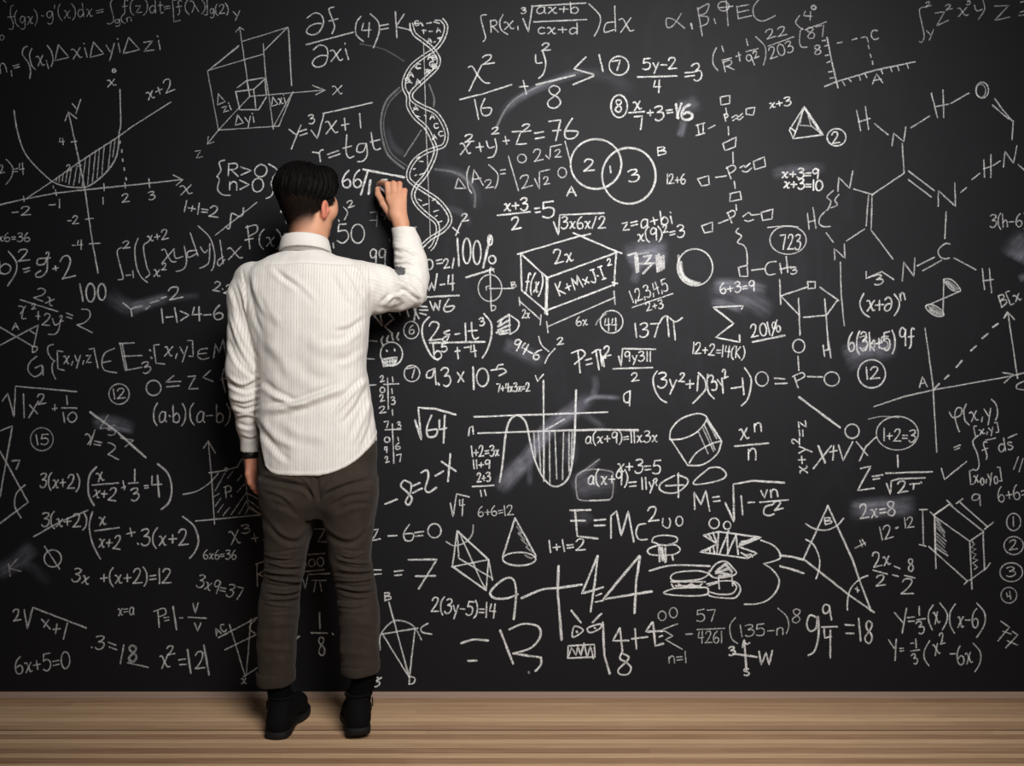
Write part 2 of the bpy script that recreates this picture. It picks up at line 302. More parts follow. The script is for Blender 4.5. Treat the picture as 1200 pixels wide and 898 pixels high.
O('formula', 2.6, .95, 'chalk sum the man is still writing'); T('66', 5, 380, 130, 380, 110); L('170,270 125,425', w=3); L('140,265 400,315', w=3.2); L('185,335 175,420', w=3.6); C('235,360 255,335 290,330', w=2.8)
O('formula', 2.0, .62); T('2', 45, 510, 85, 500, 42); C('15,505 40,540 20,585'); L('-18,588 -14,596;-53,735 -48,765', w=2.2)
O('formula', 2.2, .74); L('30,612 -15,615 -20,660'); C('-20,660 30,655 45,700 10,735 -25,720'); E(105, 675, 42, 60)
O('formula', 1.8, .32); L('185,540 230,535 225,630;180,590 230,588'); C('280,535 255,550 285,565 270,585'); L('305,710 310,722')
O('formula', 2.2, .74); T('99', 185, 880, 285, 875, 108)
# ---- double helix
Z(400, 0)
O('helix_drawing', 1.9, .82, 'tall chalk drawing of a double helix')
for st in ('445,150 465,215 520,260 570,300 605,345 622,385 605,435 545,495 475,560 445,600 455,640 520,680 600,720 650,790 672,860 655,925 610,945 540,970 470,1020 432,1085 430,1140 470,1180 540,1225 620,1280 680,1355 692,1415 650,1470 570,1520 515,1570', '640,125 668,170 650,245 600,312 540,350 450,420 405,500 400,560 425,615 428,680 470,750 540,815 580,890 602,960 575,1045 530,1125 480,1185 458,1245 480,1305 540,1365 605,1420 615,1480 590,1560 565,1590'):
    c = catmull(rd(st), 6)
    for off in (-10, 10):
        q = []
        for j, p in enumerate(c):
            a, b = c[max(0, j-1)], c[min(len(c)-1, j+1)]; dx, dy = b[0]-a[0], b[1]-a[1]; n_ = math.hypot(dx, dy) or 1
            q.append((p[0]-dy/n_*off, p[1]+dx/n_*off))
        add(q)
L('525,270 540,800 568,1530', w=1.4, i=.6)
L('470,150 500,150;505,145 520,165;515,195 540,195;525,190 525,215;560,200 580,200;565,250 575,265;590,270 600,265;470,430 500,435;450,480 460,490;430,520 450,530;460,690 480,700;480,740 500,745;530,735 540,740;480,1010 500,1000;500,1030 520,1030;460,1080 470,1075;500,1115 525,1105;470,1120 480,1115;490,1270 510,1280;520,1310 550,1300;580,1280 600,1270;610,1290 620,1300;590,1350 620,1340;600,1380 610,1375;615,1420 640,1410', w=2)
for ch, x, y in (('C', 475, 165), ('A', 555, 275), ('T', 0, 0), ('A', 615, 208), ('C', 485, 440), ('A', 440, 490), ('A', 545, 470), ('C', 570, 425), ('B', 590, 385), ('B', 590, 440), ('A', 560, 380), ('A', 485, 535), ('B', 420, 530), ('C', 600, 820), ('C', 630, 870), ('A', 470, 705), ('A', 575, 760), ('A', 590, 890)):
    if x: T(ch, x-8, y, x+20, y-3, 30, w=1.9)
L('515,150 520,165;545,150 575,145;590,140 625,150;600,130 625,130;615,245 640,240;628,240 630,262;540,445 570,450;555,445 550,480', w=2.1)
O('ghost_drawing', 2.6, .20, 'half erased chalk circle beside the helix'); C('370,560 290,640 255,750 260,870 300,990 400,1075', w=3.0, i=.20); C('400,560 310,650 272,760 278,870 320,980 420,1060', w=2.2, i=.13); C('560,540 590,620 590,680'); L('510,830 400,1000', w=2, i=.25); C('600,1080 720,1100 800,1150 850,1230 850,1320', w=4, i=.14); C('400,390 270,315 120,280', w=2, i=.12)
O('chalk_smudge'); S('560,1080 700,1095 800,1140 850,1230 870,1350', 90, .16); S('640,1330 720,1340 790,1380 830,1450', 60, .13); S('420,1000 330,930 290,800', 60, .10)
# ---- top middle
O('formula', 2.2, .8)
L('815,580 895,415'); C('810,430 835,425 870,480 910,525 945,530'); T('2', 905, 412, 975, 405, 58); L('755,635 900,600 1085,540;850,635 875,760'); C('915,630 890,690 905,735 945,730 955,690 900,690'); L('1135,555 1190,550;1160,515 1180,600')
Z(600, 0)
C('150,350 155,400 190,400;195,325 215,400 200,470 170,500'); T('2', 190, 326, 245, 320, 48); L('155,540 300,505 400,480', w=3); T('8', 225, 690, 315, 690, 145); L('470,365 395,440 520,475;390,540 520,485;555,350 580,455', w=2.5)
O('ghost_drawing', 3, .25, 'faint chalk arc passing under the first fraction'); C('-98,810 -48,710 12,640 100,585 200,535', w=3.6, i=.20)
O('chalk_smudge'); S('-80,760 0,660 150,570 400,470 560,470', 70, .30); S('480,480 620,490 780,600', 110, .08)
O('circled_number', 2.3, .86); E(682, 420, 62, 60); T('7', 645, 450, 700, 445, 62)
O('formula', 2.3, .86); T('5y-2', 835, 445, 1050, 440, 72); L('800,492 1050,485', w=2.6); T('4', 900, 590, 945, 590, 80)
Z(800, 0); L('15,465 75,460;15,490 75,482'); T('3', 75, 520, 130, 510, 110)
Z(400, 0)
O('formula', 2.0, .72)
C('925,95 890,105 905,180 920,240 905,265;1030,95 1010,140 1020,190 1060,220'); T('R', 950, 207, 1000, 207, 75); T('x', 1040, 190, 1100, 185, 85); L('1125,170 1128,190')
Z(600, 0); T('3', 60, 88, 90, 84, 36); L('70,120 105,205 130,40;125,40 470,20;140,140 475,125', w=2.3); T('ax+b', 160, 88, 425, 85, 70); T('cx+d', 165, 217, 415, 217, 70); C('490,25 560,100 555,170 525,230;655,140 600,150 590,205 650,190'); L('655,40 660,200'); T('x', 690, 207, 775, 202, 150)
O('formula', 1.9, .48); C('1080,85 1030,160 990,175 985,120 1030,125 1100,180'); L('1145,150 1150,185')
Z(800, 0); L('95,50 125,230'); C('95,60 165,25 150,80 110,100 160,110 155,150 110,170'); L('50,150 60,185;200,120 210,150'); E(260, 40, 35, 30); L('275,-20 290,165;230,50 320,40;345,40 355,120;345,45 420,30;350,80 420,65;355,120 440,100'); C('490,-10 450,50 460,110 510,135 590,100')
O('formula', 1.9, .52)
C('215,305 195,350 195,410 225,450'); L('250,295 260,330;250,385 310,370;340,360 370,350;355,335 365,390;405,250 415,290;405,330 480,310'); T('R', 265, 460, 330, 445, 65); T('9^2', 425, 428, 500, 400, 75); C('465,235 520,290 530,350 515,415'); T('22', 540, 250, 665, 222, 58); L('545,295 710,235'); T('203', 560, 377, 710, 328, 72)
O('formula', 1.9, .46); C('745,100 720,140 740,170 765,185;765,185 750,200 745,270 760,300 795,300'); T('4', 765, 125, 825, 130, 55); E(835, 48, 14, 12, w=2.8); L('780,190 915,140'); T('87', 800, 250, 915, 228, 72)
O('graph', 2.1, .58, 'chalk axes with tick marks and a dashed box'); L('920,240 950,390 990,560;905,552 984,520 1230,447 1480,395', w=2.4); L('1019,520 1034,545;1059,505 1074,520;1124,485 1134,510;1164,475 1174,495;1264,440 1274,470;1324,430 1334,455;1369,420 1379,450;1429,405 1439,435;890,260 910,258;905,295 925,290;910,355 930,350;920,400 940,390;930,460 955,455;940,500 960,495;985,275 1015,270;1080,255 1110,245;1140,240 1165,235;1174,240 1184,270;1182,290 1189,310;1194,345 1201,365;1209,390 1212,410'); T('8', 840, 350, 885, 345, 58, i=.5); T('C', 1204, 255, 1249, 250, 58); T('A', 1209, 537, 1279, 527, 62)
Z(980, 0)
O('formula', 1.9, .42); C('575,45 530,60 545,150 560,230 545,270 530,265'); T('2', 575, 42, 605, 38, 28); L('630,85 690,75 640,165 715,130'); T('2', 700, 65, 740, 57, 32); T('x', 775, 107, 840, 102, 95); T('3', 830, 32, 855, 28, 36); C('880,35 895,70 930,60;935,5 945,60 905,125'); L('1010,40 1100,35 1010,130 1105,110'); T('y', 580, 235, 625, 230, 65); L('1170,80 1200,70;1165,100 1200,95;1175,15 1195,10')
O('molecule_drawing', 2.1, .62, 'chalk skeletal molecule with rings and letters')
L('130,705 155,835;185,680 205,825;140,780 215,755;245,790 330,860;355,930 365,850 430,905 442,810;475,815 595,740;605,595 645,750;680,575 685,750;630,680 715,665;730,660 845,595;1010,630 1060,700 1120,770;995,670 1100,760;1128,770 1120,890'); E(930, 575, 40, 50); E(922, 580, 30, 42, i=.35)
Z(980, 150)
L('420,100 432,290;430,290 230,425;460,275 625,400;460,330 605,440;650,500 650,400 760,500 755,350;795,410 830,380;865,330 915,290;940,205 945,315;985,170 985,315;940,260 990,245;1000,240 1045,210;1065,250 1075,150 1130,225 1150,115;1160,235 1200,270;700,535 692,705;750,830 890,905;515,880 625,825;550,911 670,845;420,976 430,856 495,946 500,830;930,896 945,1031;975,896 990,1051;935,976 1000,966;10,405 15,315 85,385 105,275;110,390 235,425;228,425 222,640;205,430 190,625;180,645 65,720;220,650 360,835')
C('725,740 690,740 650,780 660,820 690,835 720,830')
Z(800, 150); L('970,840 965,770 1035,830 1030,740;1005,855 1010,1066 1030,1261;795,545 805,645;830,510 850,640;800,600 845,590;915,670 960,730'); C('905,535 875,570 870,610 900,630 940,628;960,400 920,440 945,470 925,520 915,525;995,425 970,460 985,490 945,510')
O('molecule_drawing', 2.1, .74, 'chalk chain of small squares joined by dashes')
Z(800, 0)
L('240,620 300,610 300,660 245,670 240,620;275,690 280,730;405,695 460,685 450,735 405,730 405,695;85,800 140,785;95,800 105,860;130,790 130,850;85,865 140,850;165,820 205,800;290,810 293,860'); T('P', 270, 772, 295, 768, 42); C('315,750 340,735 355,745 380,725;320,770 345,755 360,765 385,745')
Z(800, 150)
L('255,100 340,60 335,120 270,145 255,100;320,155 322,225;450,215 520,185 528,245 460,265 450,215;210,315 280,305;95,325 165,305 170,360 120,370 95,325;328,340 335,385;300,420 365,405 375,455 300,470 305,420;340,490 343,525;500,540 575,518 570,580 510,590 500,540;230,608 290,585;120,625 190,600 190,660 140,670 120,625')
T('P', 300, 327, 355, 312, 78); T('P', 305, 607, 355, 592, 70); C('365,255 390,240 400,250 430,225;380,275 410,280 440,255;385,565 420,540 440,555 490,550;395,590 420,595 450,585;355,640 340,665 375,690 350,730 390,750 408,790 412,870')
Z(800, 300)
L('355,75 410,60 415,130 365,130 355,75;440,92 515,82;620,50 630,110;660,5 670,105;620,85 690,70;618,150 625,310;625,255 790,200;795,165 845,165 845,205 800,210 795,165;875,200 995,285;985,285 915,380;630,260 740,375;738,270 748,505;770,392 905,380;905,275 915,390 930,600;895,570 905,640;930,545 945,650;900,605 940,595;735,640 740,730;710,765 735,840;795,770 890,772;585,780 650,785;590,815 665,812', w=2.3)
C('595,35 545,45 525,85 545,120 590,115;700,770 760,745 775,770 720,800'); T('3', 690, 117, 730, 112, 42); E(740, 575, 38, 42); E(950, 785, 48, 45); E(505, 785, 40, 45)
Z(800, 0)
O('formula', 2.1, .86); T('x+3', 555, 690, 690, 672, 55)
O('pyramid_drawing', 2.3, .88, 'small chalk pyramid'); L('775,680 705,885 895,860 775,680 680,830 705,885;685,815 720,840;775,690 880,855'); L('760,720 745,800 820,805 885,850;800,740 820,805', i=.5)
Z(800, 150)
O('circled_number', 2.3, .86); E(980, 60, 60, 55); T('2', 955, 100, 1000, 95, 72)
O('chalk_smudge'); S('560,300 700,270 925,252', 90, .30)
O('formula', 2.5, .92); T('x+3=9', 635, 318, 865, 322, 62); T('x+3=10', 645, 382, 890, 402, 66)
O('circled_number', 1.8, .66); E(672, 715, 115, 90); L('540,635 640,625 735,630'); T('723', 625, 775, 750, 775, 95, w=2.2, i=.8)
Z(600, 150)
O('formula', 2.0, .76); T('12+6', 985, 357, 1105, 357, 62)
Z(600, 0)
O('circled_number', 2.5, .9); E(683, 678, 52, 72); T('8', 658, 715, 702, 715, 78)
O('formula', 2.5, .9); T('x', 780, 705, 825, 700, 92); L('745,720 845,712;780,745 830,740 820,825;985,705 1020,700;990,722 1025,716'); T('+', 865, 748, 900, 748, 70); T('3', 915, 772, 970, 765, 92); L('1045,665 1060,755', w=3.6); T('6', 1075, 765, 1150, 765, 100, w=4); L('1080,660 1050,750', w=3)
O('chalk_smudge'); S('1040,690 1120,680 1200,640', 120, .28); S('1065,880 1085,820 1095,760', 60, .5)
Z(400, 150)
O('formula', 2.2, .8); T('x', 755, 170, 825, 165, 125); T('2', 790, 92, 845, 86, 48); L('860,125 905,120;880,95 890,150;1030,85 1070,80;1045,55 1055,105;1090,25 1145,20 1115,105 1180,100'); C('925,85 940,125 975,120;980,70 990,130 970,180 935,190'); T('2', 960, 40, 1005, 36, 42)
Z(600, 0); T('2', 65, 842, 120, 836, 48); L('145,850 200,840;150,885 205,875;235,775 310,765 280,895;260,835 310,830', w=2.5); C('385,755 340,830 345,880 395,880 420,840 345,835', w=2.5)
Z(400, 150)
O('formula', 2.0, .62); L('725,385 745,320 795,385 725,385;835,350 845,265 905,365;835,330 890,320;1015,270 1045,265;1015,295 1045,290;1065,180 1130,400'); C('815,245 800,300 810,380 830,415;940,235 995,290 995,350 980,385'); T('2', 920, 385, 970, 380, 52); E(1151, 195, 28, 27)
Z(600, 150); T('2', 145, 215, 200, 207, 76); L('215,175 240,200 245,120 315,105;145,325 175,390 175,280 240,265;338,85 370,210'); T('2', 275, 187, 315, 187, 48); T('2', 65, 387, 130, 372, 80); T('2', 205, 362, 240, 357, 48); E(320, 285, 27, 32)
O('venn_drawing', 3, .86, 'two overlapping chalk circles with numbers'); E(535, 230, 163, 160); E(745, 305, 172, 180, i=.8); E(745, 303, 168, 178, w=2, i=.35); T('2', 460, 277, 525, 272, 76, w=2.5); T('3', 750, 347, 815, 338, 76, w=2.5); L('625,245 630,285', w=2.5); T('A', 350, 432, 410, 432, 60, w=2.4); T('B', 925, 177, 980, 172, 52, w=2)
Z(400, 150)
O('formula', 2.6, .92); T('x+3', 1040, 530, 1190, 525, 78); L('995,558 1203,535'); T('2', 1090, 650, 1145, 642, 78)
Z(600, 150); L('145,515 175,510;150,540 180,535'); T('5', 200, 575, 275, 570, 102)
O('formula', 2.3, .84); L('265,600 295,680 305,555 585,543', w=2.5); T('3x6x/2', 315, 642, 595, 640, 76)
O('formula', 2.3, .84); T('z=a+bi', 705, 657, 1025, 610, 88)
O('formula', 2.3, .84); T('x(9)^2=3', 805, 725, 1100, 695, 78)
# ---- middle
O('box_drawing', 2.6, .92, 'large chalk box with formulas on its three faces')
L('55,800 435,688 670,790;390,670 440,690 500,675;635,775 700,800;35,805 60,800'); T('2x', 275, 867, 390, 850, 88, w=2.3)
Z(600, 300)
L('55,-15 62,220 215,350;55,-15 225,140;225,140 610,0 670,-25;665,-25 650,190;215,350 660,180;640,170 672,175'); L('226,140 214,365', w=4.2); L('218,140 225,375', w=2.5); T('f(x)', 80, 222, 185, 240, 115, w=2.3); T('K+M×J·I', 300, 255, 600, 142, 82, w=2.3); T('2', 612, 62, 636, 57, 42, w=2.2)
L('50,290 180,405;45,265 50,315;185,375 180,440;230,450 655,265;220,420 230,490;650,225 658,310', w=2.1, i=.7); T('2x', 65, 397, 110, 397, 56, w=2, i=.7); T('6x', 410, 447, 480, 442, 58, w=2, i=.75)
O('circled_number', 2.1, .8); E(635, 420, 72, 72); C('600,370 550,410 535,440', i=.4); T('44', 590, 477, 670, 477, 80)
O('formula', 2.4, .86); T('137', 785, 520, 935, 517, 90); C('940,430 960,395 990,385 1040,420 1085,395'); L('990,390 1000,515;1030,415 1040,535')
O('formula', 2.0, .78); T('1,2,3,4,5', 770, 300, 1000, 218, 78); L('765,330 1025,240'); T('2+3', 860, 352, 965, 332, 54)
O('chalk_smudge'); S('720,20 820,-20 1010,-30', 170, .55); S('740,60 860,30 1000,10', 120, .4); S('770,180 800,100 830,40', 70, .35)
O('formula', 3.4, .85, 'smeared half erased chalk formula'); L('740,-5 790,-20 800,20;785,0 795,105;800,10 805,100;840,5 890,-5 850,50;850,50 900,45 835,112;920,0 928,100;935,-10 940,95;950,5 955,90;965,0 968,80', i=.72); L('780,-10 870,-20;800,50 960,45', i=.4)
Z(800, 300)
O('sphere_drawing', 2.1, .84, 'chalk circle shaded like a ball'); E(79, 73, 112, 117); C('-22,60 -15,120 20,165 80,182;-12,40 0,110 30,150 90,170;-27,0 -20,60 -5,110;0,120 50,165 110,175;-18,90 20,150 60,172', w=4.2, i=.5); C('-10,100 10,135 45,165 90,178;-18,70 5,130 40,160;0,140 40,172 100,182;-25,30 -10,95', w=3.4, i=.45)
O('chalk_smudge'); S('180,185 350,190 550,220', 110, .5); S('330,240 450,290 580,370', 150, .26); S('170,292 280,310 390,350', 60, .42); S('150,260 300,260 450,330', 190, .14)
O('formula', 2.1, .84); T('6+3=9', 240, 242, 460, 222, 66)
O('formula', 2.6, .94, 'large chalk summation sign'); L('375,338 385,318 195,328 325,430 210,520 365,550 362,505')
O('formula', 2.3, .84); T('201', 440, 520, 560, 502, 80); L('600,410 570,510'); E(582, 443, 12, 20); E(610, 465, 12, 20); L('445,550 650,507', w=2.8)
O('formula', 2.1, .84); T('12+2=14(K)', 60, 622, 390, 655, 72)
Z(600, 300)
O('formula', 2.5, .88); C('925,735 900,780 910,850 945,910 985,935'); T('3y^2+1', 930, 840, 1185, 862, 98)
Z(800, 300); C('100,745 140,790 145,850 100,905 65,940;160,755 155,810 165,870 200,910;395,715 435,780 430,860 410,920 375,955'); T('3y^2', 190, 862, 305, 822, 98); L('310,845 375,835;380,780 390,885')
Z(400, 300)
O('circled_number', 2.0, .76); E(450, 750, 50, 52); T('7', 425, 780, 480, 775, 66)
O('circled_number', 2.0, .66); E(447, 473, 48, 55); T('6', 430, 497, 465, 497, 56)
O('formula', 2.5, .86); C('590,720 550,740 545,775 580,770 595,715 600,780 605,820'); L('618,812 624,822', w=3); T('3', 655, 835, 705, 825, 118); L('740,745 780,800;780,740 745,805'); L('840,710 845,850', w=3.2); E(900, 775, 38, 58); L('955,730 985,725;1030,692 1000,697 985,725'); C('985,725 1030,720 1050,740 1005,765')
O('formula', 2.5, .86); C('560,390 520,440 520,520 570,630 615,665;910,370 955,430 955,520 930,600 900,650', w=2.8); T('2', 560, 540, 635, 537, 118); C('690,475 655,490 685,510 665,545 645,530 690,500'); L('725,500 755,495;790,430 795,540;810,480 865,475;725,610 755,605;740,585 745,655;785,585 815,580'); L('565,555 915,548', w=3); C('830,425 835,500 850,530 875,520'); T('3', 885, 447, 915, 442, 48); T('b', 590, 662, 640, 657, 102); T('5', 640, 612, 675, 607, 52); T('4', 830, 647, 865, 642, 78)
O('formula', 2.4, .84); L('540,170 560,220 575,170 595,220 610,115;630,185 660,180;685,125 680,180 720,175;710,120 710,220'); L('545,262 750,252', w=2.8); T('w', 570, 355, 635, 352, 110); C('685,275 655,330 665,355 700,350 720,320 660,325')
O('formula', 2.3, .8); E(562, 55, 22, 32); L('605,30 640,22;610,50 645,45;718,15 708,78'); T('2', 655, 80, 690, 77, 58)
Z(400, 150)
O('formula', 2.6, .88); L('740,705 750,880', w=2.8); E(800, 785, 25, 80); E(865, 795, 25, 75); L('950,690 905,890', w=3.6); E(948, 715, 14, 32); E(962, 840, 22, 25); L('795,954 970,900', w=3)
O('formula', 2.2, .76); L('765,605 730,685;710,635 750,670'); T('2', 770, 597, 810, 592, 48); L('470,632 482,632', w=2, i=.3)
Z(400, 300)
O('circle_drawing', 2.0, .62, 'chalk circle with a vertical and a horizontal axis'); E(948, 205, 75, 85); L('948,80 955,320', i=.74); L('945,208 1100,208', i=.74); T('A', 945, 107, 975, 103, 36); T('B', 1085, 205, 1115, 202, 36); T('D', 955, 350, 985, 346, 34); C('945,192 925,198 925,218')
O('doodle', 2.3, .84, 'chalk half disc with hatching'); C('1070,375 1130,420 1120,470 1075,500'); L('1070,375 1075,500'); L('1000,420 1070,375;1000,450 1070,410;1000,475 1075,440;990,490 1070,470;1010,500 1060,490;1020,410 1010,440', w=3.4, i=.75)
Z(600, 300)
O('formula', 2.6, .9); T('94-6', 2, 592, 165, 667, 70)
O('chalk_smudge'); S('-60,560 40,600 220,690', 120, .28)
O('formula', 2.1, .76); C('170,515 190,570 235,610'); L('275,590 230,640 210,685'); T('2', 290, 567, 330, 562, 44)
O('formula', 2.5, .9); L('420,610 435,745;470,665 505,655;475,695 510,685;535,605 555,725;560,600 575,700;578,640 588,705'); C('380,620 440,600 465,630 410,680 400,690;510,620 540,600 565,600;578,660 590,648 598,650'); T('2', 590, 642, 630, 636, 64)
O('formula', 2.1, .84); L('680,640 695,705 705,592 915,595;645,720 895,712', w=2.5); T('9y311', 720, 672, 885, 672, 62); T('2', 765, 800, 810, 796, 52)
# ---- centre graph
Z(540, 450)
O('graph', 2.7, .86, 'chalk sine curve with the trough hatched')
L('527,-20 530,620;85,210 935,180;110,315 700,295 1130,293'); L('700,300 900,290 1130,298', w=3.4, i=.45); C('248,625 265,520 275,420 290,300 315,230 360,200 405,230 425,280 440,360 470,480 520,590 580,650 640,645 690,590 715,470 725,350 730,200 735,40', w=2.9)
L('465,310 475,480;495,305 510,570;565,310 568,630;600,310 612,605;655,310 648,610;690,310 690,560;710,310 705,500', w=2.3, i=.6); L('50,330 55,280 75,270 80,320', w=2.4); C('1075,45 1040,70 1045,115 1075,110 1080,45', w=2.3); L('1078,45 1075,140', w=2.3); L('476,-51 491,-16 526,-61', w=2.3); L('530,300 660,225', w=2.8, i=.7)
O('chalk_smudge'); S('230,700 420,480 560,290 720,170 850,60', 120, .60); S('240,690 330,560 430,480', 130, .35); S('780,130 850,85 1030,90', 40, .65); S('440,660 440,560 450,460', 50, .2); S('760,180 830,220 920,290', 60, .14); S('830,100 860,20 850,-60', 60, .3); S('640,320 700,400 690,520', 110, .2)
O('formula', 2.2, .84); T('1+2=3x', 70, 465, 245, 460, 68); T('11+9', 80, 540, 185, 537, 54); T('2+3', 105, 627, 190, 622, 58); L('75,655 210,647', w=2.5); T('11', 125, 717, 165, 712, 38)
O('formula', 2.1, .84); T('7+4x3x=2', 230, 52, 440, 47, 54)
O('formula', 1.7, .66); T('6+6=12', 110, 845, 335, 837, 62)
Z(680, 450)
O('formula', 2.1, .8); T('a(x+9)=11x3x', 35, 382, 490, 370, 72)
O('formula', 2.3, .86); T('x+3=5', 235, 560, 510, 577, 88)
O('formula', 2.4, .9); T('a(x+9)', 50, 640, 300, 645, 88); L('310,630 355,625;315,655 355,650'); T('11y', 390, 672, 470, 670, 74); T('?', 475, 652, 500, 644, 44)
O('ghost_drawing', 2.2, .32, 'faint rounded chalk box behind a formula'); C('-27,600 8,560 88,545 198,560 208,600 208,690 188,735 98,745 -2,740 -22,700 -27,600'); L('-12,580 123,480', i=.3); L('60,745 185,740', w=2.6, i=.6)
O('chalk_smudge'); S('-60,680 60,640 240,620', 190, .28); S('-40,600 30,560 130,480', 50, .35); S('-70,860 20,850 60,900', 120, .12)
O('cylinder_drawing', 2.3, .86, 'tilted chalk cylinder shaded on its right side'); C('570,350 580,290 640,225 740,190 800,205 800,240 740,310 650,350 570,355;685,520 780,515 870,450 900,370;695,505 740,440 830,385 895,365'); L('575,350 685,520;800,205 900,365'); L('750,300 815,445;780,280 850,430;790,260 860,420;810,240 870,350;830,260 885,350;800,230 895,350;815,235 890,345', w=2, i=.55)
O('formula', 2.4, .86); T('x', 1020, 357, 1075, 352, 118); T('n', 1110, 307, 1155, 302, 92); L('985,398 1200,378', w=2.7); T('n', 1065, 487, 1120, 487, 122)
O('doodle', 2.5, .86, 'chalk oval with a cross through it'); C('600,585 520,630 505,670 550,695 620,690 680,640 680,605 620,580'); L('625,570 625,725;545,650 660,645')
O('doodle', 2.4, .84, 'plain chalk oval'); C('800,555 735,610 725,640 800,635 900,610 930,575 890,535 830,535 800,555')
O('formula', 2.5, .86); L('730,800 725,690 770,770 800,680 825,810;845,725 885,718;850,750 890,745'); L('925,760 980,880 975,640 1100,618 1300,630', w=2.9); L('1025,715 1035,835;1070,757 1110,755;1145,755 1325,740'); T('vn', 1155, 730, 1260, 722, 82); C('1225,770 1180,785 1170,825 1200,840 1235,830'); T('2', 1240, 807, 1295, 798, 54)
Z(840, 450)
O('formula', 2.2, .8); T('x+y^2=z', 580, 568, 570, 235, 88)
O('doodle', 3.2, .86, 'straight slanted chalk stroke'); L('525,85 785,278')
O('formula', 2.4, .84); E(862, 302, 45, 45); L('645,395 690,505;730,395 615,540;720,435 765,425;745,395 740,485;775,390 805,490 865,370;890,370 960,455;1015,340 950,400 910,490'); L('650,400 690,500', w=3)
Z(980, 450)
O('formula', 2.2, .7); E(388, 315, 135, 108, w=1.9); C('205,225 290,208 400,215', w=1.7, i=.45); T('1+2=3', 300, 362, 500, 372, 78)
O('formula', 2.5, .86); L('155,540 220,525 135,680 240,665;230,590 295,580;235,610 275,603;390,455 393,530;315,570 610,560;320,635 345,705 350,620 400,605 565,600;470,640 530,635;495,640 490,670;538,625 543,632'); T('2', 395, 697, 455, 688, 74)
O('doodle', 2.1, .7, 'chalk tick mark'); L('670,540 690,610 830,495')
# ---- right
Z(980, 300)
O('graph', 2.2, .62, 'chalk axes with a dashed vector'); L('565,460 615,816 640,1251;240,961 440,895 620,855 1120,765 1200,745;1060,745 1130,755 1070,810;1095,370 1155,780;1070,395 1092,358 1135,405'); T('A', 530, 840, 580, 832, 66); L('625,850 655,815;690,785 715,762;765,710 800,668;858,605 890,575;930,525 965,497;998,455 1030,432;1070,395 1090,360', w=2.8, i=.74); T('B[x', 1050, 328, 1180, 280, 75); C('1195,800 1155,820 1150,845 1195,855')
O('doodle', 2.0, .66, 'chalk hourglass of two hatched ovals'); C('685,150 730,150 775,190 790,225 740,220 700,180 685,150;570,320 610,310 670,345 685,380 640,385 590,355 570,320'); L('685,150 680,380;570,320 790,225'); L('700,165 760,215;710,160 775,210;690,158 750,215;590,325 660,375;600,340 670,380;610,322 680,370;595,345 640,378', w=3.6, i=.38)
O('formula', 2.3, .76); L('190,100 190,145 290,100 365,150'); T('3', 245, 187, 300, 182, 64)
O('formula', 2.4, .84); C('175,240 150,300 170,360 210,390;370,245 400,290 395,340 370,380'); T('x', 195, 352, 245, 352, 120); L('250,315 300,310;275,285 275,345'); T('∂', 305, 352, 355, 352, 88); T('n', 410, 287, 440, 282, 80)
O('chalk_smudge'); S('30,640 180,590 400,590', 130, .55); S('60,720 200,640 360,620', 110, .22)
O('formula', 2.5, .9); T('6(3k+5)', 75, 608, 375, 602, 118); T('9f', 405, 572, 495, 572, 112); T('3+5', 150, 592, 330, 592, 80, i=.6)
O('circled_number', 2.4, .82); E(225, 752, 88, 90); T('12', 190, 787, 275, 782, 76)
Z(980, 150)
O('formula', 2.0, .56); T('3(h-6)', 980, 635, 1215, 630, 82)
O('chalk_smudge'); S('1150,860 1190,790 1260,720', 260, .50); S('1160,970 1200,950 1240,940', 60, .4)
Z(980, 450)
O('formula', 2.1, .64); C('720,180 745,215 790,200 800,160 770,155 755,200 770,270 785,305;905,330 870,370 900,450 910,520 895,550 870,545'); T('(x,y)', 820, 250, 1035, 210, 108); T('[x,y]', 885, 330, 1035, 302, 55); T('f', 945, 470, 985, 460, 95); L('950,360 1015,345;1095,345 1150,320;750,405 790,390;755,420 785,408'); T('ds', 1035, 435, 1130, 418, 84); T('[x_0,y_0]', 855, 635, 1055, 612, 78)
O('formula', 2.0, .5); L('1130,545 1160,465;1165,560 1190,475')
O('formula', 2.0, .58); T('6+6=', 1035, 755, 1215, 728, 95)
O('chalk_smudge'); S('70,810 290,790 520,775', 150, .62); S('90,760 160,790 200,830', 60, .3)
O('formula', 2.4, .78); T('2x=8', 155, 862, 380, 838, 92)
Z(980, 570)
O('formula', 2.0, .64); T('12', 285, 345, 365, 327, 85); L('380,268 392,262', w=3); T('12', 435, 267, 495, 262, 66)
O('formula', 2.3, .72); T('2x', 240, 518, 345, 500, 95); L('235,535 325,560;370,510 405,525;360,565 395,575;435,570 500,585'); T('2', 255, 637, 315, 632, 68); T('8', 460, 542, 495, 540, 78); T('2', 415, 687, 490, 687, 98)
O('formula', 2.0, .64); L('120,395 185,360;150,345 165,385;165,340 185,375')
Z(880, 580)
O('triangle_drawing', 2.9, .84, 'large chalk triangle with arcs at its three corners'); L('490,70 335,410 620,635 785,750;490,70 650,420 690,540 765,740'); C('350,185 400,215 480,225 550,195 590,150;350,285 400,320 435,400 435,470 415,535;745,515 690,540 635,600 615,680 615,735', w=2.3); T('B', 470, 190, 515, 187, 42, w=2.4); L('665,600 690,610;675,590 680,620', w=2)
O('formula', 3.2, .86); L('185,388 260,395 335,415;185,455 260,475 335,500')
Z(740, 580)
O('doodle', 2.5, .86, 'chalk brace shaped like a three'); C('825,290 900,320 945,370 940,410 845,440;845,440 900,480 940,540 925,610 870,670 800,695 720,698')
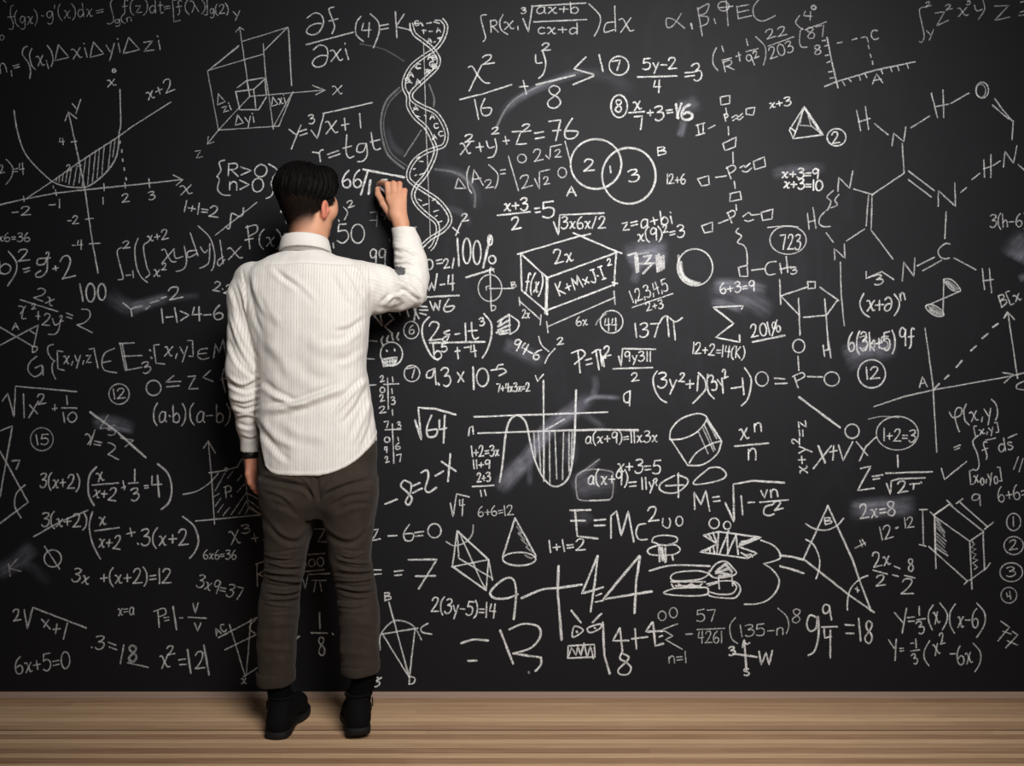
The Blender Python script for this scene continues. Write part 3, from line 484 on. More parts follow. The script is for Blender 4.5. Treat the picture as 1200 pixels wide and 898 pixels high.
O('ribbon_drawing', 2.7, .9, 'chalk bow with jagged ends and hatching'); L('460,258 555,235 825,272 680,330 800,372 740,405 435,365 550,315 460,258'); L('490,250 510,280;520,240 540,300;555,240 545,370;620,230 560,380;610,240 615,375;670,250 610,380;665,250 680,380;700,300 800,280;690,315 790,272;720,385 760,380;500,340 500,370;700,370 740,395;520,330 530,375;470,360 490,345;760,380 770,395'); E(527, 182, 32, 33, w=2.2); E(610, 195, 23, 25, w=2.2)
O('mushroom_drawing', 2.4, .86, 'chalk mushroom cloud'); C('130,300 145,270 210,258 285,270 285,300 225,322 180,320 110,345 110,375 160,385 270,380 310,350 280,320 225,322;130,300 160,310 180,320'); L('175,335 180,425;215,340 220,425;180,330 200,420;260,385 265,415;190,340 215,430;195,335 205,400', w=3)
O('burger_drawing', 2.4, .86, 'chalk stack of buns beside a domed shape'); C('115,485 260,450 500,455', w=2.8); C('500,490 540,440 600,425 650,470 668,500 630,520 540,530 500,510 495,485;490,500 420,485 290,495 250,525 280,550 430,540 490,510;205,625 290,595 460,590 490,610 480,635 400,645 270,640 205,625;480,570 570,550 660,555 695,600 670,650 620,660 500,645 490,600;500,620 560,635 640,630 670,590 650,560'); L('540,490 620,510;540,500 620,470;600,440 640,490;560,520 640,510;550,480 600,440', w=4.2, i=.75); L('555,530 560,600;640,525 645,580;250,555 470,555;255,570 270,595 480,590;280,580 440,580;300,570 340,590 380,568 420,590 450,568;490,580 550,560')
Z(580, 590)
O('formula', 2.9, .9); L('480,45 610,42;510,45 525,210 655,225;485,112 575,110;635,108 705,103;635,142 700,140;740,220 740,80 775,50 805,205 850,50 885,245'); C('960,130 915,140 900,190 920,230 970,230', w=2.5)
Z(740, 580); T('2', 110, 172, 175, 167, 92, w=2.5)
O('doodle', 2.2, .8, 'two small chalk rings beside the exponent'); C('200,150 200,195 235,212 248,175 240,150'); E(305, 168, 22, 30)
Z(580, 590)
O('formula', 2.4, .84); T('1+1=2', 345, 313, 575, 297, 74)
O('formula', 3.2, .9, 'biggest chalk sum low in the middle of the board'); C('145,580 80,605 0,605 -30,570 20,510 80,475 120,490 135,560 130,650 120,740'); L('405,400 400,560 425,870', w=3.7); C('170,605 300,550 400,540 555,518', w=3.4); L('655,335 555,575 690,535;655,335 640,480 610,690'); L('645,590 680,575;640,630 690,620', w=2.2); L('920,335 690,612 1000,562;925,340 900,500 890,700', w=3.5)
O('cone_drawing', 2.6, .86, 'chalk cone shaded along its right side'); L('128,95 50,340;128,95 262,335'); E(155, 355, 105, 42); C('140,150 170,190 150,190 185,230 170,230 210,270 200,280 240,310;190,330 230,350 245,340', w=2.6, i=.35)
Z(420, 690, 260)
O('formula', 3.2, .88); C('555,295 620,275 700,280'); L('592,390 638,388'); L('765,225 835,405', w=3.4); C('815,220 890,190 970,205 980,260 930,320 835,350'); L('835,350 985,372'); C('985,372 985,410 955,445'); L('918,450 922,455', i=.3)
Z(420, 590)
O('polyhedron_drawing', 2.2, .76, 'chalk eight-sided solid with an arc'); L('630,175 600,400 815,555 830,360 630,175;595,405 830,360;630,175 640,350 855,480;640,180 785,500 815,550;830,360 855,490'); L('600,405 815,555;635,180 830,360', w=2.7); C('560,245 610,270 680,250 725,200 732,140', i=.55)
O('formula', 2.3, .84); T('2(3y-5)=14', 465, 690, 870, 732, 92)
O('formula', 2.3, .76); T('z', 85, 240, 140, 236, 125); L('190,208 245,205;360,188 415,180;365,210 410,205'); C('325,135 290,190 300,235 340,235 350,195 295,195'); E(485, 175, 42, 45)
O('formula', 2.3, .76); L('85,425 145,425;90,455 145,450;230,435 285,428;232,460 275,455'); L('320,360 500,358 385,545;365,465 490,462', w=2.9)
Z(420, 690, 260)
O('triangle_drawing', 2.3, .74, 'chalk triangle with an arc over it beside the right leg'); L('165,75 275,480;130,245 320,213;130,245 275,480 305,220'); C('118,330 120,250 180,180 240,175 300,205 340,275', i=.6); T('B', 140, 65, 175, 62, 42); C('375,188 340,210 345,235 395,245'); T('D', 270, 515, 305, 515, 42); T('3', 80, 530, 115, 527, 48); L('90,500 125,480')
Z(230, 690, 260)
O('formula', 2.4, .7); L('665,130 668,215;620,238 705,240;735,243 740,248'); T('8', 662, 360, 698, 357, 98); C('530,290 540,270 555,258', w=3)
O('triangle_drawing', 2.2, .6, 'chalk triangle with crossing lines beside the left leg'); L('120,265 330,155;155,330 330,245;180,195 265,475;295,165 270,465;255,475 335,425'); C('320,170 295,190 290,220 315,240'); T('AC', 110, 255, 165, 225, 40); T('x', 245, 515, 270, 512, 50)
Z(280, 580, 200)
O('formula', 2.1, .56); L('535,240 605,240 555,330 615,330;480,420 600,412;455,540 600,525;450,595 465,660 485,560 635,552;510,600 610,600;540,605 525,680;565,605 580,675;550,130 578,126;470,480 475,500'); E(512, 478, 22, 26); E(572, 470, 22, 30)
O('formula', 2.1, .58); L('125,485 130,640;140,560 190,585'); C('115,490 180,470 185,520 135,560')
Z(150, 600)
O('formula', 2.1, .6); T('x', 655, 212, 720, 202, 150); T('3', 730, 140, 780, 133, 54); L('790,170 830,165;805,140 815,190;865,178 880,180')
O('formula', 1.8, .6); T('6x6=36', 480, 300, 690, 302, 58)
O('formula', 2.1, .62); T('3x9=37', 435, 478, 715, 565, 84)
O('formula', 2.1, .66); L('190,625 200,735;230,675 260,672;235,695 262,690;330,677 350,675;415,585 430,645 448,580;425,710 445,760 465,708;385,672 500,678'); L('288,605 310,750', w=2.6); C('165,635 230,615 240,650 195,670')
O('formula', 2.4, .7); C('350,30 420,90 450,180 430,250 395,295', w=2.7); T('.3(x+2', 60, 215, 385, 215, 104)
Z(0, 600)
T('3(x+2)', 265, 92, 550, 102, 88); L('215,158 380,65 560,-10', i=.6); C('590,0 570,90 590,200 640,300'); T('x', 635, 87, 675, 82, 90); L('605,122 760,100;810,140 860,130;830,105 840,155'); T('x+2', 630, 225, 765, 240, 88)
O('formula', 2.2, .66); E(337, 297, 55, 55); L('285,220 380,365')
O('formula', 2.3, .72); T('3x', 455, 440, 560, 465, 88); T('+(x+2)=12', 640, 460, 1090, 455, 95)
O('formula', 2.4, .66); T('2', 90, 697, 135, 692, 74); L('155,625 175,745 210,610 550,740', w=2.6); L('265,685 320,745;310,690 280,735;340,750 385,745;365,715 355,775;430,710 405,810')
O('formula', 1.9, .62); T('x=a', 755, 662, 855, 655, 75)
O('chalk_smudge'); S('-40,400 100,320 230,210', 130, .30); S('120,330 230,370 320,480', 90, .10)
O('formula', 2.0, .34); L('55,330 65,410;110,300 60,360 135,380')
Z(0, 690, 260)
O('formula', 2.2, .64); T('.3', 490, 325, 560, 327, 72); L('585,290 625,305;590,315 630,330;668,305 650,405;690,400 800,425'); T('8', 695, 395, 740, 395, 86, w=3.4, i=.5)
O('formula', 2.3, .74); T('x', 870, 432, 915, 427, 120); T('2', 905, 360, 945, 352, 48); L('965,385 1000,380;970,410 1005,408'); L('1012,330 1030,455;1100,305 1128,465', w=3); T('2', 1055, 432, 1105, 432, 92)
O('formula', 2.2, .62); T('6x+5=0', 85, 460, 380, 428, 92)
# ---- left middle
Z(0, 450)
O('formula', 2.2, .62); L('15,110 50,60 90,210 100,15 490,50;150,65 155,215;245,110 185,215;190,135 240,190;335,160 365,155;350,130 350,170;425,75 430,130;395,153 490,155'); T('2', 245, 132, 295, 127, 64); T('10', 405, 247, 490, 242, 64)
O('circled_number', 2.0, .62); E(760, 65, 65, 65); T('12', 725, 97, 800, 92, 66)
O('circled_number', 2.0, .44); E(268, 353, 72, 73); T('15', 235, 390, 310, 387, 66, i=.66)
O('formula', 2.2, .62, 'chalk formula struck through with a slanted line'); L('575,180 740,300 930,470', w=3.1, i=.78); C('545,325 560,320 580,350 560,385'); L('605,295 575,390;605,365 650,375;600,385 640,392'); C('690,375 720,385 735,410 690,450'); L('690,450 755,482'); L('690,200 640,280;640,285 720,280', i=.4); T('5', 690, 330, 740, 328, 62, i=.4); L('770,345 850,360;800,400 850,360', i=.45)
O('chalk_smudge'); S('580,250 700,240 870,290', 110, .34); S('680,290 760,290 860,305', 40, .4)
O('triangle_drawing', 2.4, .6, 'chalk triangle cut by the left edge'); L('0,300 80,268 40,490 0,720;0,430 40,500 180,755 0,890'); T('7', 80, 547, 130, 542, 58); C('160,645 105,700 95,780 135,855')
O('formula', 2.4, .7); T('3(x+2)', 255, 660, 505, 672, 90); C('615,530 570,590 565,700 600,775;1005,510 1070,570 1095,660 1080,750 1030,800', w=2.9); T('x', 625, 625, 665, 617, 95); L('590,645 755,632;775,665 800,655;785,620 795,675;860,545 860,620;820,635 880,630;920,650 945,648;925,665 945,662;970,590 970,645 1030,640'); L('1005,585 1015,720', w=2.9); T('x+2', 595, 722, 735, 750, 82); T('3', 840, 747, 890, 738, 78)
Z(120, 450)
O('formula', 2.3, .66); T('(a·b)', 325, 245, 530, 250, 112); T('(a-b)', 560, 245, 810, 248, 112)
O('graph', 2.1, .6, 'chalk graph with a hatched area beside the hanging hand'); L('675,365 700,640 715,895;645,410 675,365 720,440;595,875 1020,835'); L('680,568 790,550 860,530 890,480'); C('515,705 600,685 680,635 740,570'); E(790, 545, 8, 8, w=2.6); L('895,440 915,600 930,790', i=.4); L('720,680 780,570;800,600 830,560;710,720 745,700;720,780 755,730;735,820 770,770;770,840 810,790;820,835 920,690;860,620 890,580;860,690 905,640;870,830 925,740;910,830 935,790;930,700 1005,740;930,740 1010,800;940,780 1000,830;930,790 1015,835', i=.45); L('785,660 790,725;820,712 824,720'); C('775,660 810,650 820,680 785,695')
Z(0, 300)
O('formula', 2.0, .58); T('2x', 215, 268, 330, 322, 78); L('130,280 370,355;230,385 255,385;245,355 245,405;425,365 465,380;425,390 460,400;490,440 590,490;165,320 130,370'); C('120,320 150,330 140,395 165,400;335,400 350,440 375,430;385,410 375,470 350,500 310,500;520,340 565,345 575,385 540,425 490,440'); T('2', 205, 340, 230, 337, 34); T('2', 270, 440, 315, 447, 78); T('2', 385, 420, 405, 417, 38)
O('formula', 2.6, .72); L('510,180 530,290'); E(578, 235, 28, 58); E(650, 230, 25, 52)
O('chalk_smudge'); S('680,230 780,310 900,340', 130, .20); S('820,340 950,300 1090,260', 90, .55); S('1060,280 1180,260 1280,250', 60, .15)
O('formula', 2.4, .72); L('785,300 835,340 870,325;835,340 842,385;1030,270 1060,260'); L('930,340 955,320;865,330 900,320;960,300 1010,285', w=2.8, i=.5); T('2', 1085, 282, 1165, 270, 78)
Z(120, 300)
O('formula', 2.4, .74); T('1-1>4-6', 375, 428, 770, 405, 92)
O('formula', 2.1, .66); T('2·2', 705, 220, 815, 250, 62)
Z(0, 300)
O('triangle_drawing', 2.2, .6, 'small chalk triangle with crossed sides near the left edge'); L('0,455 215,580 245,440 0,570;190,475 220,495'); T('A', 80, 470, 120, 467, 42); T('D', 205, 615, 240, 612, 38)
O('formula', 2.1, .6); C('235,640 190,680 180,730 220,770 265,745 270,700;225,715 270,700 275,760;340,565 310,575 305,610 325,650 350,670;350,670 335,690 335,740 355,785;730,590 670,620 650,680 670,730 745,745'); L('400,610 365,605 370,720 410,730;570,595 600,590 625,715;655,680 705,670'); T('x,y,z', 405, 690, 585, 682, 88); L('765,555 800,730 905,710;760,560 855,555;785,640 905,635;780,560 810,730'); T('3', 915, 752, 965, 742, 72); L('955,600 960,604;963,648 968,652', w=2.8); L('1015,565 980,570 995,685 1050,690')
Z(120, 300); T('x,y', 395, 640, 545, 642, 105); L('545,540 575,540 580,640 555,640;615,625 665,620;710,650 720,560 745,620 770,530 790,640'); C('670,590 620,600 610,640 640,660 680,650')
O('formula', 2.3, .62); E(327, 842, 47, 48); L('455,765 405,805 500,800;410,835 490,828;545,770 595,765 550,850 610,845;690,730 640,775 705,800;755,790 790,780'); C('775,720 765,780 785,870')
Z(400, 300)
O('doodle', 2.4, .82, 'chalk round face with flame hair and bared teeth'); E(320, 625, 70, 75); C('265,515 255,540 265,570;300,510 290,540 300,550;320,490 325,520 330,535;365,490 355,520 365,535', w=2.8); L('210,380 255,440;250,380 260,445;305,370 335,400 275,450 325,495', w=2.8); L('287,603 293,608;338,595 341,604', w=2.8); L('260,660 355,645 345,690 270,705 260,660;275,660 280,700;290,655 295,700;310,655 312,695;325,650 330,690;340,650 342,690;265,680 350,668', w=2.6)
O('formula', 2.6, .78); L('475,330 465,410;495,400 460,330;500,320 545,325;500,345 550,345;500,365 540,375;370,360 375,375;420,350 430,385')
O('formula', 2.1, .6); L('160,540 230,545;155,655 210,658', i=.5)
Z(400, 430)
O('table_of_numbers', 2.1, .7, 'upper chalk table of numbers split by a cross'); L('295,70 300,270;270,112 365,108;325,65 330,95;322,140 325,170;325,275 328,310;180,118 220,115'); T('2', 250, 97, 275, 93, 38); E(262, 148, 15, 17); T('2', 250, 222, 275, 217, 42); T('3', 320, 242, 345, 238, 48); T('2', 245, 297, 285, 292, 42)
O('table_of_numbers', 2.1, .7, 'lower chalk table of numbers split by a cross'); L('325,365 335,615;280,402 380,398;360,450 365,470'); T('7', 275, 390, 305, 387, 42); T('3', 360, 395, 380, 392, 42); E(292, 465, 17, 17); T('4', 275, 547, 295, 547, 38); T('6', 345, 527, 375, 527, 42); T('2', 285, 612, 305, 607, 38); T('7', 360, 607, 390, 602, 48)
O('formula', 3, .9); L('470,340 510,465 490,260 600,268 730,305;625,340 625,400 670,390;660,310 652,485'); C('575,310 545,390 555,445 600,440 610,400 555,405')
O('formula', 2.9, .9); L('280,875 355,845;445,765 500,740;455,805 515,775;600,695 650,665;640,605 730,665;695,555 680,730'); C('435,740 400,725 380,760 420,800 450,840 430,880 410,860 440,800 445,750 430,735;510,675 545,660 555,700 535,780 560,800 605,770')
O('formula', 2.2, .72); L('695,870 712,955 735,810 815,830;755,850 755,885 785,880;775,845 770,950')
# ---- bottom
Z(620, 680)
O('doodle', 2.5, .86, 'chalk angry face with gritted teeth'); L('270,195 330,270;460,215 405,270', w=3.2); C('290,295 275,355 295,360 345,320 290,295;375,305 455,280 450,310 390,335 375,305'); L('303,328 307,332;418,305 423,308', w=3.2); L('250,420 415,410 420,490 245,498 250,420;250,490 270,430 300,480 310,420 330,480 350,400 370,495 390,420 410,500')
O('formula', 2.7, .86); L('470,270 480,480 515,598', w=3.3); L('578,305 535,388 635,385;580,310 595,455;655,375 755,362;675,310 685,438'); L('785,268 745,328 850,325;790,270 805,420 855,405', w=3.2); L('830,362 850,355'); C('595,455 580,500 620,525 650,560 630,600 580,600 570,570 620,520 635,490 600,470')
O('formula', 1.9, .5); E(848, 228, 25, 30); E(920, 208, 25, 32); L('945,280 850,315 915,355 870,380 975,440', w=2.1, i=.62); T('n=1', 890, 530, 1005, 527, 74); L('1000,345 1040,343', w=2.5)
Z(780, 680)
T('57', 200, 265, 320, 262, 76); L('200,315 375,308'); T('4261', 205, 402, 360, 402, 76); C('445,240 410,290 420,370 460,405;715,180 770,230 785,290 770,340'); T('135-n', 480, 362, 750, 348, 76); T('8', 805, 272, 860, 272, 88)
O('compass_drawing', 2.6, .86, 'small chalk compass cross'); L('500,385 515,575;430,470 580,490', w=3.2); L('490,430 495,390 520,410 535,400'); T('3', 405, 482, 445, 477, 54); L('595,455 610,540 640,460 660,540 680,450'); T('s', 500, 612, 535, 608, 76)
O('formula', 2.6, .82); C('965,240 920,225 900,280 920,325 960,305 970,230 975,350 950,450 910,480', w=3); T('9', 1015, 262, 1065, 252, 102); L('995,300 1095,297;1010,310 1015,370 1055,360;1050,320 1050,495;1145,285 1200,288;1150,340 1200,340')
Z(960, 680, 240); L('230,225 242,355', w=2.8); T('8', 265, 367, 310, 367, 128)
O('formula', 2.3, .7); L('440,190 490,250;510,165 485,310;515,220 555,215;520,242 555,240;583,155 585,205;570,232 620,225'); T('3', 585, 317, 620, 307, 72); C('665,145 640,190 640,240 660,290;705,135 745,190 745,240 720,290;795,140 765,190 765,260 790,310;920,135 965,190 965,260 920,335'); T('x', 675, 257, 705, 252, 115); T('x-6', 810, 277, 930, 277, 108)
O('formula', 2.2, .64); L('405,350 440,400;450,345 443,470;470,400 490,398;472,415 492,412;535,370 550,368;563,345 567,395;535,415 585,408;765,432 795,430'); T('3', 555, 492, 580, 482, 58); C('645,355 615,410 615,460 640,500;900,370 940,420 940,480 910,535'); T('x^2', 675, 440, 745, 425, 110); T('6x', 810, 497, 895, 485, 108)
O('formula', 2.2, .6); L('1060,240 1110,275 1045,355;1075,300 1120,315;1130,300 1160,320 1090,395;1100,355 1160,380')
Z(980, 570)
O('box_drawing', 2.2, .66, 'tall chalk block with hatched sides near the right edge'); L('620,185 720,115 940,290 850,350 630,195;625,185 635,525;850,350 865,655;935,290 945,535;590,385 835,605;850,600 960,520 980,490;815,625 840,600'); L('620,185 720,115;628,195 632,420', w=2.8, i=.74); L('780,95 965,260;765,110 805,80;945,275 1000,230;705,90 740,125;600,165 625,190'); L('640,220 690,290;640,260 690,320;640,300 700,350;640,340 690,390;640,370 700,420;640,400 710,440;640,210 665,240;640,240 690,300;640,320 695,370;640,390 710,445', i=.42); L('865,350 880,370 860,390 890,400 860,420 890,435 870,460 900,470 870,490 900,515 880,530', i=.5); L('530,150 580,148;550,148 555,375;530,372 570,382'); T('9', 870, 128, 925, 124, 76, i=.5)
O('circled_number', 2.0, .56); E(1130, 228, 45, 55); L('1128,195 1130,255')
O('circled_number', 2.0, .56); E(1130, 378, 62, 58); T('2', 1105, 407, 1155, 402, 62)
O('circled_number', 2.0, .56); E(1115, 548, 72, 60); T('3', 1085, 577, 1140, 577, 62)
O('circled_number', 2.0, .5); E(1100, 695, 50, 50); L('1085,680 1090,705 1110,700;1105,670 1112,720')

# ---- turn every part into a mesh lying on the board
LAYER = [0]
def ribbon_mesh(name, strokes):
    V, F, UV, PR, SD = [], [], [], [], []
    for q, w, inten, soft in strokes:
        p = np.array([P(x, y)[[0, 2]] for x, y in q])
        keep = [0]+[i for i in range(1, len(p)) if np.linalg.norm(p[i]-p[i-1]) > 1e-5]; p = p[keep]
        if len(p) < 2: continue
        hw = w/2/S0*(1.04 if not soft else 1.0)
        t = np.gradient(p, axis=0); t /= np.linalg.norm(t, axis=1, keepdims=True)+1e-9
        LAYER[0] += 1; y = -0.0004-(LAYER[0] % 60)*0.00001
        wid = np.full(len(p), hw)
        if not soft:
            p = np.vstack([p[0]-t[0]*hw*.7, p, p[-1]+t[-1]*hw*.7]); t = np.vstack([t[0], t, t[-1]])
            wid = np.concatenate([[hw*.45], wid*(1+.12*np.sin(np.linspace(0, 9, len(wid))+LAYER[0])), [hw*.45]])
        n = np.stack([-t[:, 1], t[:, 0]], 1); b = len(V); s = np.linspace(0, 1, len(p)); sd = random.random()*50
        for k in range(len(p)):
            for sg in (-1, 1):
                v = p[k]+n[k]*wid[k]*sg; V.append((v[0], y, v[1])); UV.append((s[k], sg)); PR.append(inten); SD.append(sd)
        # edges of a soft ribbon need a middle row for an even falloff, a plain strip is enough for lines
        F += [(b+2*k, b+2*k+1, b+2*k+3, b+2*k+2) for k in range(len(p)-1)]
    V = [(x, y, z) for x, y, z in V]
    me = mesh(name, V, F, smooth=False)
    uv = me.uv_layers.new(name='UVMap'); li = np.zeros(len(me.loops), dtype=np.int32); me.loops.foreach_get('vertex_index', li)
    uv.data.foreach_set('uv', np.array(UV, dtype=np.float32)[li].ravel())
    for nm, arr in (('press', PR), ('seed', SD)):
        at = me.attributes.new(nm, 'FLOAT', 'POINT'); at.data.foreach_set('value', np.array(arr, dtype=np.float32))
    return me
def clusters(strokes, gap):
    """strokes further than gap pixels from all the others belong to a formula of their own"""
    pts = [np.array(catmull(s[0], 2) if len(s[0]) > 2 else dens_px(s[0])) for s in strokes]; lab = list(range(len(pts)))
    for i in range(len(pts)):
        for j in range(i):
            if lab[i] != lab[j] and np.min(np.linalg.norm(pts[i][:, None]-pts[j][None], axis=2)) < gap:
                k = lab[j]; lab = [lab[i] if l == k else l for l in lab]
    return [[s for s, l in zip(strokes, lab) if l == k] for k in dict.fromkeys(lab)]
def dens_px(q):
    out = []
    for p0, p1 in zip(q, q[1:]):
        n = max(2, int(math.dist(p0, p1)/4)); out += [(p0[0]+(p1[0]-p0[0])*t/n, p0[1]+(p1[1]-p0[1])*t/n) for t in range(n+1)]
    return out or q
ALL = []
for kind, label, strokes in PARTS:
    for st_ in (clusters(strokes, 15) if kind in ('formula', 'equation') else [strokes]): ALL.append(('chalk_mark' if len(st_) <= 3 and kind in ('formula', 'equation') else kind, label, st_))
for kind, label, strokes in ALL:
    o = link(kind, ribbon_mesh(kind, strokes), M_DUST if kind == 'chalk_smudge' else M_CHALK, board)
    if label: o['label'] = label
# ---------------------------------------------------------------- signed distance fields -> smooth closed meshes
class Field:
    def __init__(s, lo, hi, h):
        s.lo = np.array(lo, float); s.h = h; s.n = np.ceil((np.array(hi)-s.lo)/h).astype(int)+1
        s.F = np.full(s.n, 1.0, dtype=np.float32)
        s.ax = [(s.lo[i]+h*np.arange(s.n[i])).astype(np.float32) for i in range(3)]
    def sub(s, lo, hi):
        a = np.clip(np.floor((np.array(lo)-s.lo)/s.h).astype(int), 0, s.n); b = np.clip(np.ceil((np.array(hi)-s.lo)/s.h).astype(int)+1, 0, s.n)
        sl = tuple(slice(int(i), int(j)) for i, j in zip(a, b))
        return sl, np.meshgrid(*[s.ax[i][sl[i]] for i in range(3)], indexing='ij')
    def put(s, lo, hi, fn, k, mode='u'):
        m = k+.02; sl, g_ = s.sub(np.array(lo)-m, np.array(hi)+m)
        if min(s.F[sl].shape) == 0: return
        d = fn(*g_).astype(np.float32); a = s.F[sl]
        if mode == 'u':
            h = np.maximum(k-np.abs(a-d), 0)/max(k, 1e-6); s.F[sl] = np.minimum(a, d)-h*h*k/4
        else:                                          # carve away
            d = -d; h = np.maximum(k-np.abs(a-d), 0)/max(k, 1e-6); s.F[sl] = np.maximum(a, d)+h*h*k/4
    def ball(s, c, r, k=.01, R=None, mode='u'):
        c = np.array(c, float); r = np.array([r]*3 if np.isscalar(r) else r, float); R = np.eye(3) if R is None else R
        def fn(x, y, z):
            q = np.stack([x-c[0], y-c[1], z-c[2]], -1) @ R       # world -> local
            k0 = np.sqrt(((q/r)**2).sum(-1)); k1 = np.sqrt(((q/(r*r))**2).sum(-1))+1e-9
            return k0*(k0-1)/k1
        s.put(c-r.max(), c+r.max(), fn, k, mode)
    def cone(s, a, ra, b, rb, k=.01, mode='u'):
        a, b = np.array(a, float), np.array(b, float); d = b-a; L2 = d@d
        def fn(x, y, z):
            px, py, pz = x-a[0], y-a[1], z-a[2]
            t = np.clip((px*d[0]+py*d[1]+pz*d[2])/L2, 0, 1)
            return np.sqrt((px-t*d[0])**2+(py-t*d[1])**2+(pz-t*d[2])**2)-(ra+(rb-ra)*t)
        m = max(ra, rb); s.put(np.minimum(a, b)-m, np.maximum(a, b)+m, fn, k, mode)
    def chain(s, pts, k=.01):
        for (a, ra), (b, rb) in zip(pts, pts[1:]): s.cone(a, ra, b, rb, k)
    def loft(s, rings, k=.02, n=2.3):
        """rings: (z, cx, cy, a, b) horizontal super-ellipses"""
        r = np.array(sorted(rings)); zz = r[:, 0]
        def fn(x, y, z):
            zc = z[0, 0, :]
            cx, cy, a, b = (smooth_interp(zc, zz, r[:, i]) for i in range(1, 5))
            q = (np.abs((x-cx)/a)**n+np.abs((y-cy)/b)**n)**(1/n)
            d = (q-1)*np.minimum(a, b)*.9
            return np.maximum(d, np.maximum(zz[0]-z, z-zz[-1]))
        lo = [(r[:, 1]-r[:, 3]).min(), (r[:, 2]-r[:, 4]).min(), zz[0]]; hi = [(r[:, 1]+r[:, 3]).max(), (r[:, 2]+r[:, 4]).max(), zz[-1]]
        s.put(lo, hi, fn, k)
    def cut(s, fn): s.F = np.maximum(s.F, fn(*np.meshgrid(*s.ax, indexing='ij')).astype(np.float32))
    def polygonize(s):
        F = s.F; I = F < 0; off = [(i, j, k) for i in (0, 1) for j in (0, 1) for k in (0, 1)]
        n = np.array(F.shape)-1
        cnt = sum(I[i:i+n[0], j:j+n[1], k:k+n[2]].astype(np.int8) for i, j, k in off)
        cell = np.argwhere((cnt > 0) & (cnt < 8)); idx = np.full(n, -1, dtype=np.int64); idx[tuple(cell.T)] = np.arange(len(cell))
        val = np.stack([F[cell[:, 0]+i, cell[:, 1]+j, cell[:, 2]+k] for i, j, k in off], 1)
        acc = np.zeros((len(cell), 3)); c = np.zeros(len(cell)); O_ = np.array(off, float)
        for a in range(8):
            for b in range(a+1, 8):
                if np.abs(O_[a]-O_[b]).sum() != 1: continue
                va, vb = val[:, a], val[:, b]; m = (va < 0) != (vb < 0)
                t = np.where(m, va/np.where(m, va-vb, 1), 0)[:, None]
                acc += np.where(m[:, None], O_[a]+(O_[b]-O_[a])*t, 0); c += m
        V = s.lo+(cell+acc/c[:, None])*s.h; Q = []
        for ax in range(3):
            u, v = (ax+1) % 3, (ax+2) % 3
            A = I.take(range(F.shape[ax]-1), ax); B = I.take(range(1, F.shape[ax]), ax)
            e = np.argwhere(A != B); e = e[(e[:, u] > 0) & (e[:, v] > 0) & (e[:, u] < n[u]) & (e[:, v] < n[v])]
            q = []
            for du, dv in ((1, 1), (0, 1), (0, 0), (1, 0)):
                w = e.copy(); w[:, u] -= du; w[:, v] -= dv; q.append(idx[tuple(w.T)])
            q = np.stack(q, 1); ins = I[tuple(e.T)]; q[~ins] = q[~ins][:, ::-1]; Q.append(q)
        Q = np.vstack(Q); Q = Q[(Q >= 0).all(1)]
        # keep the largest piece
        lab = np.arange(len(V))
        while True:
            m = lab[Q].min(1); new = lab.copy()
            for i in range(4): np.minimum.at(new, Q[:, i], m)
            new = new[new]
            if (new == lab).all(): break
            lab = new
        u, ct = np.unique(lab, return_counts=True); keep = lab == u[ct.argmax()]
        mp = np.cumsum(keep)-1
        return V[keep], mp[Q[keep[Q[:, 0]]]]
def smooth_interp(x, xp, fp):
    i = np.clip(np.searchsorted(xp, x)-1, 0, len(xp)-2); h = xp[i+1]-xp[i]; t = np.clip((x-xp[i])/h, 0, 1)
    m = np.gradient(fp, xp); t2, t3 = t*t, t*t*t
    return (2*t3-3*t2+1)*fp[i]+(t3-2*t2+t)*h*m[i]+(-2*t3+3*t2)*fp[i+1]+(t3-t2)*h*m[i+1]
def normals(V, Q):
    n = np.cross(V[Q[:, 2]]-V[Q[:, 0]], V[Q[:, 3]]-V[Q[:, 1]]); N = np.zeros_like(V)
    for i in range(4): np.add.at(N, Q[:, i], n)
    return N/(np.linalg.norm(N, axis=1, keepdims=True)+1e-12)
def relax(V, Q, it=2, f=.5, mask=None):
    for _ in range(it):
        A = np.zeros_like(V); c = np.zeros(len(V))
        for i in range(4):
            np.add.at(A, Q[:, i], V[Q[:, (i+1) % 4]]+V[Q[:, i-1]]); np.add.at(c, Q[:, i], 2)
        D = A/np.maximum(c, 1)[:, None]-V
        V = V+D*(f if mask is None else f*mask[:, None])
    return V
def folds(V, N, lines, back_only=True):
    """raise (+) or sink (-) soft folds along lines given in photo pixels"""
    p = pix(V); out = np.zeros(len(V)); face = np.clip(-N[:, 1]*2.2+.35, 0, 1) if back_only else 1
    for pts, w, amp in lines:
        c = np.array(catmull(rd(pts), 8)); dmin = np.full(len(V), 1e9); sgn = np.zeros(len(V)); tt = np.zeros(len(V)); m = len(c)-1
        box_ = (p[:, 0] > c[:, 0].min()-4*w) & (p[:, 0] < c[:, 0].max()+4*w) & (p[:, 1] > c[:, 1].min()-4*w) & (p[:, 1] < c[:, 1].max()+4*w)
        q = p[box_]
        if not len(q): continue
        dm = np.full(len(q), 1e9); tq = np.zeros(len(q)); sg = np.zeros(len(q))
        for j in range(m):
            a, b = c[j], c[j+1]; d = b-a; t = np.clip(((q-a)@d)/(d@d+1e-9), 0, 1); r = q-a-t[:, None]*d; l = np.hypot(r[:, 0], r[:, 1]); u = l < dm
            dm[u] = l[u]; tq[u] = (j+t[u])/m; sg[u] = np.sign(d[0]*r[u, 1]-d[1]*r[u, 0])
        taper = np.clip(np.minimum(tq, 1-tq)*4+.15, 0, 1)
        x = dm*sg/w
        out[box_] += amp*taper*(np.exp(-x*x)-.55*np.exp(-(x-1.7)**2))      # a ridge with a hollow along one side
    return V+N*(out*face)[:, None]
